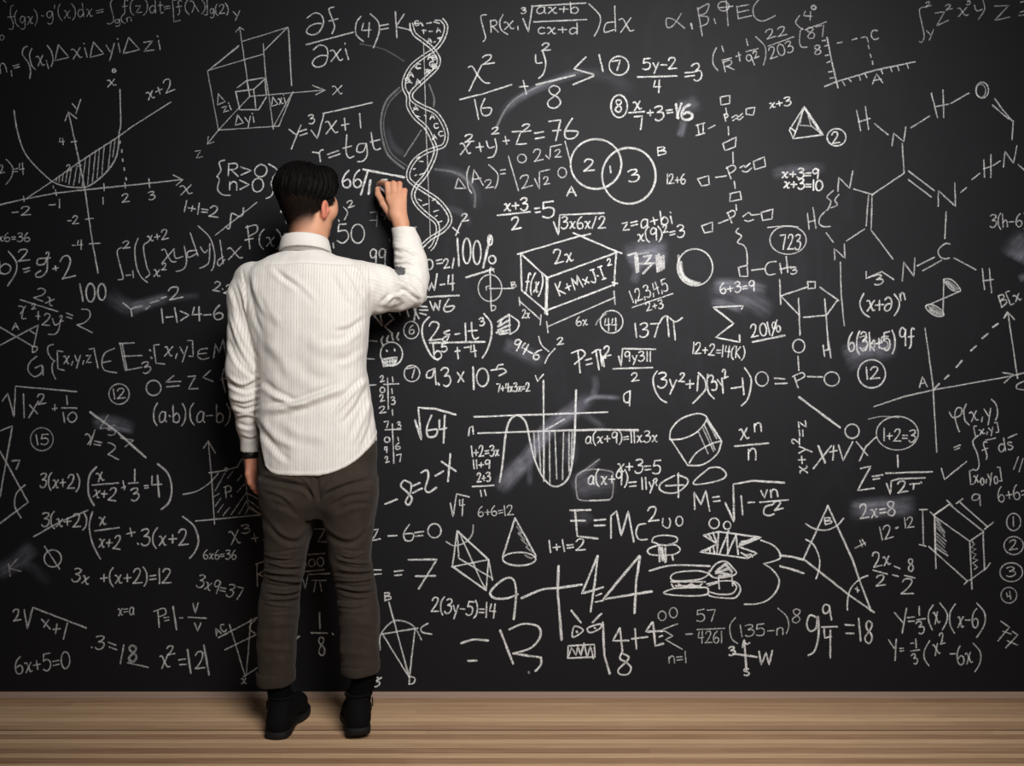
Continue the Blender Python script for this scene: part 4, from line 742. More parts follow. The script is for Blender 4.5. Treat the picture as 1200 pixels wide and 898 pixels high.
def set_attr(me, name, a):
    at = me.attributes.new(name, 'FLOAT', 'POINT'); at.data.foreach_set('value', np.asarray(a, dtype=np.float32))
def fbm(V, f, seed, oct=3):
    """cheap smooth noise from summed sines"""
    r = np.random.default_rng(seed); o = np.zeros(len(V)); amp = 1
    for _ in range(oct):
        for _ in range(4):
            k = r.normal(size=3); k *= f/np.linalg.norm(k); o += amp*np.sin(V@k+r.uniform(0, 6.28))/2
        f *= 2; amp *= .5
    return o

# ---------------------------------------------------------------- materials of the man
def mat_skin():
    n = NT('skin'); co = n.n('ShaderNodeTexCoord').outputs['Object']
    v = n.noise(co, 30, 4); base = n.mix(v, rgb(186, 130, 100), rgb(212, 160, 130))
    base = n.mix(n.attr('ruddy'), base, rgb(200, 112, 92))
    sp = n.rng(n.noise(co, 900, 2), 0.30, .65, .88, 1.4)
    st = n.math('MULTIPLY', n.attr('stubble'), sp, clamp=True)
    n.set(n.b, 'Base Color', n.mix(st, base, (.004, .0032, .003, 1))); n.set(n.b, 'Roughness', .55); n.set(n.b, 'Specular IOR Level', .35)
    n.set(n.b, 'Subsurface Weight', n.math('MULTIPLY_ADD', n.attr('stubble'), -.12, .12, clamp=True)); n.set(n.b, 'Specular IOR Level', n.math('MULTIPLY_ADD', n.attr('stubble'), -.3, .32, clamp=True)); n.b.inputs['Subsurface Radius'].default_value = (.012, .004, .002); n.set(n.b, 'Subsurface Scale', .5)
    n.bump(n.noise(co, 260, 3), .12, .001)
    return n.m
def mat_shirt():
    n = NT('pinstriped_shirt_cotton'); co = n.n('ShaderNodeTexCoord').outputs['Object']
    s = n.attr('stripe'); f = n.math('PINGPONG', s, .5)
    band = n.rng(f, .30, .44, 0.0, 1.0); fine = n.noise(n.mapped(co, (1, 1, .25)), 260, 3)
    amt = n.math('MULTIPLY', n.math('MULTIPLY', band, n.attr('stripe_on')), n.rng(fine, .3, .7, .40, .75))
    n.set(n.b, 'Base Color', n.mix(amt, rgb(215, 210, 203), rgb(174, 166, 156))); n.set(n.b, 'Roughness', .85); n.set(n.b, 'Specular IOR Level', .15)
    n.set(n.b, 'Sheen Weight', .15)
    cr = n.noise(n.mapped(co, (1, 1, .7)), 24, 5, .65)
    n.bump(n.math('ADD', n.math('MULTIPLY', cr, .9), n.math('MULTIPLY', n.noise(co, 300, 2), .15)), .32, .006)
    return n.m
def mat_trousers():
    n = NT('dark_olive_twill'); co = n.n('ShaderNodeTexCoord').outputs['Object']
    v = n.noise(n.mapped(co, (1, 1, .35)), 40, 5, .65)
    n.set(n.b, 'Base Color', n.mix(v, rgb(43, 36, 30), rgb(62, 54, 47))); n.set(n.b, 'Roughness', .95); n.set(n.b, 'Specular IOR Level', .06); n.set(n.b, 'Sheen Weight', .05)
    n.bump(n.math('ADD', n.noise(co, 22, 4, .6), n.math('MULTIPLY', n.noise(co, 420, 2), .15)), .4, .004)
    return n.m
def mat_hair():
    n = NT('black_hair'); co = n.n('ShaderNodeTexCoord').outputs['Object']
    v = n.noise(n.mapped(co, (1, 1, .12)), 190, 3)
    n.set(n.b, 'Base Color', n.mix(v, (.0018, .0016, .0015, 1), (.0052, .0046, .0042, 1))); n.set(n.b, 'Roughness', .6); n.set(n.b, 'Specular IOR Level', .05)
    n.bump(v, .5, .003)
    return n.m
M_SKIN, M_SHIRT, M_TROU, M_HAIR = mat_skin(), mat_shirt(), mat_trousers(), mat_hair()
M_SHOE = mat_plain('black_suede', (.0030, .0028, .0030, 1), .85, .4, 120, .10, .25)
M_SOLE = mat_plain('black_rubber', (.0085, .008, .008, 1), .65, .25, 80, .15)
M_SOCK = mat_plain('black_knit', (.0026, .0025, .0025, 1), .95, .3, 300, .04, .4)
M_BAND = mat_plain('black_wristband', (.006, .005, .005, 1), .5, .2, 80, .4)
M_SLEEVE_DARK = mat_plain('sleeve_dark_grey', rgb(92, 90, 92), .9, .25, 160, .1, .4)
M_STICK = mat_plain('chalk_stick_white', (.82, .81, .79, 1), .95, .06, 200, .05, .3)
M_EYE = mat_plain('eyeball', (.75, .72, .70, 1), .25, .03, 40, .5)

# ---------------------------------------------------------------- landmarks
man = bpy.data.objects.new('person', None); COL.objects.link(man)
tag(man, 'man in pale shirt and dark trousers writing on the board, seen from behind', 'person')
man.location = (-.62, -.33, 0)
def kid(name, V, Q, mat, parent=man, smooth=True, org=(-.62, -.33, 0)):
    me = mesh(name, V-np.array(org), Q, smooth); return link(name, me, mat, parent)
WL, WR = P(294, 532, .315), P(470, 263, .115)        # wrists
# head frame
HY = math.radians(37); Fd = np.array([math.sin(HY), math.cos(HY), 0.]); Rt = np.array([math.cos(HY), -math.sin(HY), 0.]); Up = np.array([0, 0, 1.])
TILT = math.radians(-4); Fd2 = Fd*math.cos(TILT)+Up*math.sin(TILT); Up2 = -Fd*math.sin(TILT)+Up*math.cos(TILT)
RH = np.stack([Rt, Fd2, Up2], 1); HC = P(358.5, 233, .335)
def Hd(x, y, z): return HC+RH@np.array([x, y, z])

# ---------------------------------------------------------------- body: one continuous surface
B = Field((-.98, -.54, .03), (-.30, -.012, 1.88), .0036)
B.ball(Hd(0, -.012, .028), (.077, .097, .088), .01, RH); B.ball(Hd(0, .034, -.03), (.064, .064, .085), .02, RH); B.ball(Hd(0, .036, -.078), (.054, .056, .040), .02, RH)
B.ball(Hd(0, .082, -.098), .019, .02); B.ball(Hd(0, .086, .016), (.040, .014, .012), .012, RH)
for sx in (-1, 1):
    B.ball(Hd(sx*.044, .066, -.026), .024, .02); B.ball(Hd(sx*.030, .103, .001), .013, .008, mode='c')
    B.ball(Hd(sx*.030, .083, .001), .0145, .004)
    Re = RH@np.array([[math.cos(.35*sx), -math.sin(.35*sx), 0], [math.sin(.35*sx), math.cos(.35*sx), 0], [0, 0, 1]])
    B.ball(Hd(sx*.082, .012, -.040), (.0085, .019, .029), .006, Re); B.ball(Hd(sx*.079, .012, -.061), (.008, .011, .010), .006, Re)
    B.ball(Hd(sx*.091, .016, -.037), (.0065, .010, .018), .004, Re, mode='c'); B.ball(Hd(sx*.083, .027, -.042), .0062, .004)
for sx in (-1, 1): B.ball(Hd(sx*.052, .056, -.006), .022, .02); B.ball(Hd(sx*.049, .055, -.040), .022, .02)
B.cone(Hd(0, .090, .006), .008, Hd(0, .109, -.030), .0125, .012); B.ball(Hd(-.012, .104, -.034), .009, .008); B.ball(Hd(.012, .104, -.034), .009, .008)
B.ball(Hd(0, .093, -.056), (.023, .012, .006), .006, RH); B.ball(Hd(0, .092, -.066), (.020, .012, .007), .006, RH)
NB = P(361, 300, .335)
B.cone(Hd(0, -.022, -.03), .058, P(361.5, 272, .340), .056, .03); B.cone(P(361.5, 272, .340), .056, NB, .070, .02)
B.loft([(P(0, 560, .36)[2], P(373, 0, .36)[0], -.36, .150, .095), (P(0, 500, .36)[2], P(371, 0, .36)[0], -.36, .145, .085), (P(0, 430, .36)[2], P(367, 0, .36)[0], -.355, .140, .085), (P(0, 360, .36)[2], P(362, 0, .36)[0], -.355, .155, .090), (P(0, 322, .36)[2], P(358, 0, .36)[0], -.35, .150, .070), (P(0, 302, .36)[2], P(360, 0, .36)[0], -.345, .075, .055)], .03)
# arms
SHL, EL = P(291, 332, .365), P(286, 434, .375)
B.chain([(P(345, 312, .35), .045), (P(296, 334, .365), .040), (P(288, 380, .372), .038), (EL, .036), (P(289, 475, .35), .034), (WL, .0200)], .02)
SHR, ER, = P(412, 328, .355), P(484, 338, .175)
B.chain([(P(370, 312, .35), .045), (SHR, .046), (P(448, 338, .27), .042), (ER, .036), (P(479, 305, .15), .034), (WR, .0245)], .02)
# legs inside the trousers
for hx, kx, ax_, d0, d1, ft in ((340, 329, 325.2, .37, .345, (-.740, -.372, .06)), (407, 419, 426.5, .37, .360, (-.4926, -.3826, .06))):
    B.chain([(P(hx, 590, d0), .070), (P((334.5 if hx < 370 else 411.5), 655, .362), .048), (P(kx, 695, .36), .042), (P(kx+(ax_-kx)*.4, 725, .37), .044), (P(ax_, 802, d1), .028), (ft, .026)], .008)
    B.ball(P(hx, 572, .41), .085, .03)
# right hand: pinching the chalk
K = {'i': (P(456.0, 233, .105), P(453.8, 215.8, .078), P(447.8, 213.6, .046), P(443.8, 215.2, .024)),
     'm': (P(461.5, 230.5, .105), P(461.0, 215.2, .078), P(456.5, 219.0, .045), P(452.0, 225.5, .037)),
     'r': (P(467.5, 231.0, .103), P(468.2, 215.8, .080), P(464.0, 223.0, .048), P(460.0, 230.5, .043)),
     'l': (P(473.0, 235.0, .100), P(474.4, 223.5, .082), P(471.0, 229.5, .055), P(467.0, 236.0, .050))}
RF = {'i': .0098, 'm': .0100, 'r': .0096, 'l': .0088}
for f, (mc, pi_, di, ti) in K.items():
    r = RF[f]; B.chain([(WR+(mc-WR)*.05, .020), (mc, r*1.28)], .012); B.chain([(mc, r*1.22), (pi_, r*1.08), (di, r*.92), (ti, r*.80)], .0035)
B.cone(P(463, 250, .112), .021, P(466, 238, .104), .020, .012); B.cone(WR, .0245, P(465, 252, .112), .024, .015)
B.chain([(P(460, 254, .103), .017), (P(449.5, 239, .085), .0135), (P(443.0, 228.0, .056), .0112), (P(442.2, 221.2, .034), .0088)], .005)
# left hand: hanging, fingers loosely curled
for (mx, my, md), (px_, py_, pd), (dx_, dy_, dd), (tx, ty, td), r in (
        ((291.0, 556, .335), (293.0, 566, .332), (297.0, 571.5, .320), (301.0, 572.0, .312), .0084),
        ((294.0, 558, .322), (296.2, 570, .318), (300.8, 576.0, .306), (304.5, 576.5, .298), .0092),
        ((297.5, 558, .305), (299.8, 571.5, .300), (304.0, 577.5, .289), (307.0, 577.5, .281), .0095),
        ((301.0, 555, .287), (303.5, 568.5, .282), (306.8, 575.5, .273), (309.0, 577, .266), .0093)):
    B.chain([(WL, .013), (P(mx, my, md), r*1.28)], .010); B.chain([(P(mx, my, md), r*1.2), (P(px_, py_, pd), r*1.05), (P(dx_, dy_, dd), r*.92), (P(tx, ty, td), r*.8)], .0035)
B.cone(WL, .0195, P(296, 548, .310), .020, .012)
B.chain([(P(299, 541, .285), .013), (P(304, 552, .262), .0125), (P(306.5, 561, .248), .0105), (P(307.5, 568, .242), .0085)], .005)
V, Q = B.polygonize(); V = relax(V, Q, 1, .4); del B
q = (V-HC)@RH
fr_ = np.interp(q[:, 2], [-.12, -.06, -.045, -.02, .0], [-.02, -.005, .012, .056, .066])
st = np.clip((q[:, 2]+.150-.040*np.clip(q[:, 0]/.07, 0, 1))/.060, 0, 1)**1.15*np.clip((fr_-q[:, 1])/.012, 0, 1)*(np.linalg.norm(q, axis=1) < .20)
ear = (np.abs(q[:, 0]) > .0745) & (np.abs(q[:, 1]-.012) < .026) & (np.abs(q[:, 2]+.042) < .036); st[ear] = 0
st = np.maximum(st, 1.0*((q[:, 2] > .02) & (q[:, 1] < .06) & (np.linalg.norm(q, axis=1) < .19)))
ru = np.where(ear, .75, 0)*1.0
for f, (mc, pi_, di, ti) in K.items():
    for pt, rad, a in ((pi_, .016, .55), (ti, .014, .6), (di, .012, .4), (mc, .014, .40)): ru = np.maximum(ru, a*np.clip(1-np.linalg.norm(V-pt, axis=1)/rad, 0, 1))
ru = np.maximum(ru, .35*(np.linalg.norm(V-WL, axis=1) < .2))
body = kid('body', V, Q, M_SKIN); set_attr(body.data, 'stubble', st); set_attr(body.data, 'ruddy', ru)
def uv_ball(c, r, R, n=16):
    Vv, Qq = [], []
    for i in range(n+1):
        for j in range(2*n):
            a, b = math.pi*i/n, math.pi*j/n; Vv.append(np.array(c)+R@np.array([r*math.sin(a)*math.cos(b), r*math.sin(a)*math.sin(b), r*math.cos(a)]))
    for i in range(n):
        for j in range(2*n): Qq.append((i*2*n+j, i*2*n+(j+1) % (2*n), (i+1)*2*n+(j+1) % (2*n), (i+1)*2*n+j))
    return np.array(Vv), np.array(Qq)
# ---------------------------------------------------------------- hair
h = Field(tuple(HC-.17), tuple(HC+.17), .0034); RH0 = RH
h.ball(Hd(0, -.012, .030), (.083, .102, .083), .01, RH)
h.ball(Hd(.012, .022, .058), (.058, .064, .042), .02, RH); h.ball(Hd(.026, .052, .080), (.040, .038, .034), .025, RH); h.ball(Hd(.052, .046, .030), (.028, .034, .040), .015, RH); h.ball(Hd(-.040, -.026, .046), (.040, .052, .042), .02, RH); h.ball(Hd(.046, .026, .048), (.034, .046, .048), .02, RH)
def hairline(x, y, z):
    qq = np.stack([x-HC[0], y-HC[1], z-HC[2]], -1)@RH
    line = np.interp(qq[..., 1], [-.12, -.07, -.02, .02, .05, .075, .12], [-.080, -.070, -.032, -.012, .002, .050, .085])
    return (line-qq[..., 2])*.8
h.cut(hairline)
V, Q = h.polygonize(); V = relax(V, Q, 2)
N = normals(V, Q); q = (V-HC)@RH
az = np.arctan2(q[:, 0]-.01, q[:, 1]-.03)
strand = .0022*np.sin(az*34+3*np.sin(q[:, 2]*40)+2*np.sin(az*5))+.0013*np.sin(az*71+q[:, 2]*60)
V = V+N*(strand*np.clip((.20-np.abs(q[:, 2]-.05))*6, .2, 1))[:, None]
hairV, hairQ = [V], [Q]; nv = len(V)
# locks combed back from the crown over the shorter sides
rl = np.random.default_rng(3)
def surf(d):
    d = d/np.linalg.norm(d, axis=-1, keepdims=True); e = np.array([.081, .100, .081])
    t = 1/np.sqrt(((d/e)**2).sum(-1)); pnt = np.array([0, -.012, .03])+d*t[..., None]
    pnt = pnt+d*(np.clip(pnt[..., 2]-.03, 0, .1)*.05)[..., None]
    return pnt
for i in range(420):
    a = rl.uniform(-math.pi, math.pi); e0 = rl.uniform(.55, 1.45); e1 = e0-rl.uniform(.45, .95)
    if abs(a) < .9: e1 = max(e1, .45)
    e1 = max(e1, rl.uniform(-.12, .30) if abs(a) > 1.7 else .12); m = 8; tw = rl.uniform(-.28, .28)
    el = np.linspace(e0, e1, m); aa = a+tw*np.linspace(0, 1, m)
    dirs = np.stack([np.cos(el)*np.sin(aa), np.cos(el)*np.cos(aa), np.sin(el)], 1)
    pts = surf(dirs)*(1+np.linspace(.0, rl.uniform(.0, .022), m))[:, None]
    rad = np.sin(np.linspace(.35, math.pi-.08, m))*rl.uniform(.0014, .0030)
    W_ = HC+pts@RH.T; T_ = np.gradient(W_, axis=0); T_ /= np.linalg.norm(T_, axis=1, keepdims=True); N_ = (dirs@RH.T); S_ = np.cross(T_, N_); S_ /= np.linalg.norm(S_, axis=1, keepdims=True)+1e-9
    ring = [W_+S_*(rad*math.cos(t))[:, None]*1.5+np.cross(S_, T_)*(rad*math.sin(t))[:, None] for t in np.arange(5)*2*math.pi/5]
    hairV.append(np.stack(ring, 1).reshape(-1, 3)); b = nv; nv += m*5
    hairQ.append(np.array([(b+j*5+k, b+j*5+(k+1) % 5, b+(j+1)*5+(k+1) % 5, b+(j+1)*5+k) for j in range(m-1) for k in range(5)]))
kid('hair', np.vstack(hairV), np.vstack(hairQ), M_HAIR)
# ---------------------------------------------------------------- shirt
D_T = .36
def ring(py, l, r, b, d=D_T, yo=0): a, c = P(l, py, d), P(r, py, d); return (a[2], (a[0]+c[0])/2, -d+yo, (c[0]-a[0])/2, b)
F_ = Field((-.99, -.56, .70), (-.24, -.06, 1.66), .0035)
F_.loft([ring(296, 333, 387, .066, .345), ring(302, 318, 400, .078, .348), ring(309, 302, 414, .092, .352), ring(318, 290, 424, .104), ring(332, 285, 430, .114), ring(352, 287, 432, .124), ring(380, 294, 432, .132), ring(402, 298, 430, .132), ring(432, 301, 429, .126), ring(460, 302, 434, .124), ring(486, 302, 438, .130), ring(510, 302.5, 441, .138), ring(535, 303, 442, .144), ring(575, 303, 442, .148)], .02)
LA = [(P(297, 329, .36), .062), (P(288.5, 350, .365), .0575), (P(287.5, 392, .372), .0555), (P(284.5, 434, .378), .0525), (P(288, 466, .365), .047), (P(292, 498, .335), .038), (P(294, 530, .312), .0285), (P(295, 540, .310), .027)]
RA = [(P(404, 327, .352), .060), (P(424, 333, .325), .068), (P(443, 339, .285), .074), (P(464, 342, .235), .062), (P(481, 340, .19), .050)]
RB = [(P(481, 341, .19), .048), (P(483.5, 324, .17), .0500), (P(481, 306, .152), .050), (P(476.5, 286, .134), .043), (P(471.5, 266, .118), .0335), (P(469, 255, .112), .031)]
def arm_field(chains, k):
    f2 = Field(F_.lo, F_.lo+F_.h*(F_.n-1.5), F_.h)
    for c in chains: f2.chain(c, k)
    return f2
fl = arm_field([LA], .02); fr = arm_field([RA, RB], .028); fr.cone(P(490, 349, .165), .034, P(496, 350.5, .155), .010, .03)
for f2, wr, dr in ((fl, P(294, 528.5, .313), P(295, 545, .31)-P(292, 505, .33)), (fr, P(470.5, 265.5, .117), P(469, 255, .112)-P(477, 288, .135))):
    dr = dr/np.linalg.norm(dr); tip = wr+dr*.02
    def c_(x, y, z, wr=wr, dr=dr):
        s_ = (x-wr[0])*dr[0]+(y-wr[1])*dr[1]+(z-wr[2])*dr[2]
        rr = np.sqrt((x-wr[0])**2+(y-wr[1])**2+(z-wr[2])**2)
        return np.where(rr < .09, s_, -1)
    f2.cut(c_)
for f2, k in ((fr, .030), (fl, .010)):
    hh = np.maximum(k-np.abs(F_.F-f2.F), 0)/k; F_.F = np.minimum(F_.F, f2.F)-hh*hh*k/4
hx = [285, 300, 303, 306, 309, 314, 322, 340, 370, 390, 405, 416, 425, 431, 436, 440, 444, 460]; hy = [500, 508, 520, 534, 544, 550.5, 554.5, 556, 556, 553, 546.5, 539.5, 531, 524, 516, 508, 501, 494]
hxs = np.linspace(hx[0], hx[-1], 160); hys = np.array(smooth_interp(hxs, np.array(hx, float), np.array(hy, float))); ker = np.hanning(11); ker /= ker.sum(); hys = np.convolve(np.pad(hys, 5, 'edge'), ker, 'valid'); hx, hy = hxs, hys
def hem(x, y, z):
    s_ = FPX/(CAM_D-.475); px = 600+x*s_; zz = CAM_H-(np.interp(px, hx, hy)-449)/s_
    d = zz-z; armside = fl.F < F_.h*2.5
    return np.where(armside & (fl.F <= F_.F+.004), -1, d)
F_.cut(hem)
V, Q = F_.polygonize(); V = relax(V, Q, 2, .5); N = normals(V, Q)
def seg_near(V, ch):
    best = np.full(len(V), 1e9); t_ = np.zeros(len(V)); ang = np.zeros(len(V)); acc = 0
    for (a, ra), (b, rb) in zip(ch, ch[1:]):
        d = b-a; L_ = np.linalg.norm(d); t = np.clip(((V-a)@d)/(L_*L_), 0, 1); r = V-a-t[:, None]*d; l = np.linalg.norm(r, axis=1)-(ra+(rb-ra)*t); u = l < best
        e = d/L_; s_ = np.cross(e, [0, 1, 0]); s_ /= np.linalg.norm(s_); w_ = np.cross(s_, e)
        best[u] = l[u]; t_[u] = (acc+t*L_)[u]; ang[u] = np.arctan2(r@s_, -(r@w_))[u]; acc += L_
    return best, t_, ang
bl, tl, al = seg_near(V, LA); br, tr, ar = seg_near(V, RA+RB[1:]); p = pix(V)
# torso distance: inside the loft outline -> torso
torso_l = np.interp(p[:, 1], [300, 318, 340, 380, 427, 463, 560], [250, 287, 288, 294, 305, 305, 300]); torso_r = np.interp(p[:, 1], [300, 312, 364, 380], [420, 433, 434, 470])
isL = (p[:, 0] < torso_l) & (p[:, 1] < 531); isR = (p[:, 0] > torso_r) & (p[:, 1] < 385)
stripe = np.where(isL, al*.050, np.where(isR, ar*.055, V[:, 0]+.10*(V[:, 1]+.36)))/.0086
on = np.where((p[:, 1] < 309) & ~isL & ~isR, .25, 1.0); on = np.where(isR, .45, on)
lines = [  # (px polyline, width px, height m)
    ('286,312 330,309 375,308 418,311', 1.3, -.0022),
    ('321,314 334,326 350,337', 3.2, -.0045), ('330,318 350,331 372,352', 3.5, .0030), ('404,312 414,328 424,345', 3.0, -.0045), ('412,310 424,326 431,346', 2.6, .0040), ('394,318 404,338 418,358', 4, .003),
    ('296,322 300,345 312,372', 3.5, .0045), ('290,330 296,360 306,392', 2.6, -.0045), ('303,336 316,362 330,382', 5, .0030),
    ('308,446 326,460 347,470', 4.0, -.0060), ('310,482 344,477 375,466 404,455', 4.2, .0080), ('312,474 340,470 372,459 398,449', 3.4, -.0070), ('318,462 345,474 360,472', 3.5, .005), ('430,444 412,462 391,486', 3.2, .0060), ('431,452 418,476 400,498', 3.2, -.0055), ('435,466 425,492 412,520', 3.4, .0055), ('437,480 432,505 424,524', 2.6, -.004),
    ('306,490 322,512 345,524', 4.5, .0050), ('308,505 325,528 340,540', 3.6, -.0042), ('330,492 350,508 385,514', 6, .0035), ('345,420 365,440 395,445', 7, -.003), ('360,395 385,410 415,408', 7, .003), ('310,398 330,420 340,445', 6, .0035), ('425,385 405,402 380,405', 4, .0035), ('428,372 410,385 392,388', 3, -.0035), ('427,410 410,425 395,428', 4, .0030),
    ('272,336 280,366 292,402', 2.6, -.0055), ('280,330 289,362 299,404', 2.4, .0060), ('270,372 281,405 298,436', 2.6, .0060), ('268,398 280,425 300,444', 2.4, -.0055), ('274,360 286,392 302,420', 2.0, -.0045), ('267,440 284,450 303,440', 2.6, .0070), ('266,446 286,458 305,452', 2.2, -.0060), ('270,466 286,470 304,464', 2.2, .0055), ('271,474 287,480 304,474', 2.0, -.005), ('275,488 290,486 303,490', 2.0, .0045), ('278,496 291,500 303,496', 2.2, -.0045), ('283,509 294,512 303,508', 1.8, .003),
    ('462,294 474,297 488,293', 1.8, -.0050), ('462,290 476,292 490,300', 1.8, .0045), ('463,304 474,304 487,299', 1.8, -.0055), ('464,308 478,307 491,312', 1.8, .0042), ('470,326 484,333 495,347', 2.2, -.0070), ('466,330 480,340 494,353', 2.2, .0065), ('474,322 487,327 497,340', 1.8, .0050), ('462,345 475,340 486,348 497,352', 2.2, -.0045), ('452,354 462,345 472,352', 2.8, .0055), ('446,356 455,347 464,344', 2.2, -.0045), ('438,322 448,335 450,350', 4, .004), ('440,360 458,362 476,357', 3, -.0035), ('461,283 472,284 484,280', 1.4, -.002), ('462,276 474,278 485,275', 1.2, .0015),
    ('433,314 435,340 434,364', 1.3, -.0022), ('284,316 288,340 291,372', 1.4, -.0030)]
V = folds(V, N, lines)
V = V+N*(.0016*fbm(V*np.array([1, 1, .6]), 55, 5))[:, None]
he = np.abs(np.interp(p[:, 0], hx, hy)-p[:, 1]); he = np.where(isL | isR | (p[:, 1] < 490), 99, he); on = np.where(he < 2.6, 0, on); V = V+N*(.0022*np.clip((3.4-he)/1.2, 0, 1))[:, None]
V = relax(V, Q, 1, .35)
V_sh, Q_sh = V, Q; shirt = kid('shirt', V, Q, M_SHIRT); set_attr(shirt.data, 'stripe', stripe); set_attr(shirt.data, 'stripe_on', on); shirt['label'] = 'off-white pinstriped long-sleeved shirt worn untucked'
del F_, fl, fr
# collar: a folded band round the neck
def band(profile, cx, cy, n=64, seam=None, wob=None):
    """closed profile of (radius_x, radius_y, z) swept round a vertical axis; open at the front"""
    Vv, Qq = [], []; m = len(profile)
    for i in range(n):
        t = 2*math.pi*i/n
        for rx, ry, z in profile: Vv.append((cx+rx*math.sin(t), cy-ry*math.cos(t), z+(wob(t) if wob else 0)))
    for i in range(n):
        for j in range(m): Qq.append((i*m+j, i*m+(j+1) % m, ((i+1) % n)*m+(j+1) % m, ((i+1) % n)*m+j))
    return np.array(Vv), np.array(Qq)
zc = lambda py: P(0, py, .34)[2]
CX = P(358, 0, .34)[0]; rr_ = RP(1, .34)
prof = [(27.6*rr_, 27*rr_, zc(291.5)), (29.6*rr_, 28.5*rr_, zc(292.5)), (30.2*rr_, 29*rr_, zc(291)), (29.0*rr_, 28*rr_, zc(284)), (27.2*rr_, 26.5*rr_, zc(277.5)), (26.2*rr_, 25.6*rr_, zc(276.3)), (25.2*rr_, 24.8*rr_, zc(277.2)), (25.4*rr_, 25*rr_, zc(285)), (26.0*rr_, 25.5*rr_, zc(297)), (27.2*rr_, 26.5*rr_, zc(297))]
V, Q = band(prof, CX, -.343, wob=lambda t: .004*(1-math.cos(t))*-3)
col = kid('collar', V, Q, M_SHIRT, shirt); set_attr(col.data, 'stripe', (V[:, 2])/.0042); set_attr(col.data, 'stripe_on', np.full(len(V), .22))
# dark grey area laid over the crook of the raised sleeve
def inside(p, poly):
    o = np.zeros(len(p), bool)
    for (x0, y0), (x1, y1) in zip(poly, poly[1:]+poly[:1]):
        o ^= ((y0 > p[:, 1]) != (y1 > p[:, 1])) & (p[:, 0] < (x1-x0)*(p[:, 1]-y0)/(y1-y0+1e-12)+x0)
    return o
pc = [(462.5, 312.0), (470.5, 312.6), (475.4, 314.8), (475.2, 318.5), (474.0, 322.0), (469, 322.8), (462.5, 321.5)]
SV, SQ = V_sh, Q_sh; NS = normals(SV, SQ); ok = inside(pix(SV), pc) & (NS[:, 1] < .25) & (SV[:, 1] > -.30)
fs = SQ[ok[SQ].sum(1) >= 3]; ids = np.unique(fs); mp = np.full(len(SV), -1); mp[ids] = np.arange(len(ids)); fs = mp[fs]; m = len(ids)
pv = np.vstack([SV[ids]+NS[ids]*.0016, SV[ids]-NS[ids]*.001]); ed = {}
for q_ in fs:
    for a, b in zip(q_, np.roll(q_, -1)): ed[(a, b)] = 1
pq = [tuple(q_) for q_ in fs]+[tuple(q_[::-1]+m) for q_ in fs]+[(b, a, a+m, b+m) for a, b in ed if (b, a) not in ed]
kid('sleeve_dark_area', pv, pq, M_SLEEVE_DARK, shirt)['label'] = 'dark grey area on the sleeve'
# ---------------------------------------------------------------- trousers
t_ = Field((-.93, -.56, .10), (-.36, -.17, 1.02), .0032)
t_.loft([ring(495, 306, 438, .120), ring(520, 305, 440.5, .128), ring(545, 305, 441, .134), ring(570, 305.5, 441, .132, .365), ring(592, 307, 440, .110, .365), ring(604, 312, 437, .085, .365)], .02)
def lring(py, l, r, b, d): return ring(py, l, r, b, d)
t_.loft([lring(560, 306, 373, .118, .372), lring(585, 306.5, 371.5, .116, .372), lring(600, 309, 370, .110, .37), lring(630, 311.5, 363.5, .098, .365), lring(660, 311.5, 357.5, .084, .36), lring(690, 307, 351.5, .080, .36), lring(720, 303.5, 349, .079, .36), lring(745, 302.5, 347.5, .076, .355), lring(770, 302.5, 345.5, .072, .35), lring(794, 303, 344.5, .070, .345)], .012, 2.2)
t_.loft([lring(560, 374, 441.5, .118, .372), lring(585, 374.5, 441.5, .116, .372), lring(600, 377, 440, .110, .37), lring(630, 384, 436, .098, .365), lring(660, 388.5, 434.8, .084, .36), lring(690, 394.5, 440.5, .080, .36), lring(720, 398, 444.3, .079, .365), lring(745, 398.5, 444.3, .076, .365), lring(770, 399.5, 444, .072, .362), lring(782, 400.5, 444.5, .070, .36)], .012, 2.2)
t_.ball(P(342, 575, .42), (.088, .078, .095), .03); t_.ball(P(405, 575, .42), (.088, .078, .095), .03)
V, Q = t_.polygonize(); V = relax(V, Q, 2); N = normals(V, Q); p = pix(V)
tl_ = [('312,604 326,622 345,630 358,618 366,602', 3, .0045), ('314,612 330,632 350,636 362,622', 3, -.0040), ('378,612 392,626 410,631 425,620 434,604', 3, .0045), ('382,622 398,636 416,636 430,622', 3, -.0040),
       ('308,562 330,566 355,572 368,584', 2.6, -.0065), ('310,556 335,561 360,566', 2.4, .0055), ('376,584 395,574 420,566 440,563', 2.6, -.0065), ('380,576 402,566 438,555', 2.4, .0060), ('310,573 330,580 345,592', 2.6, .0050), ('385,590 408,578 436,574', 2.6, .0050), ('318,590 338,596 350,606', 3, -.0040), ('395,600 412,592 436,590', 3, -.0040), ('371,556 372,572 374,590', 2.4, -.007), ('350,556 362,568 371,586', 2.2, .004), ('395,558 384,568 376,584', 2.2, .004),
       ('433,530 436,560 438,600', 2, .0010)]
rk = np.random.default_rng(11)
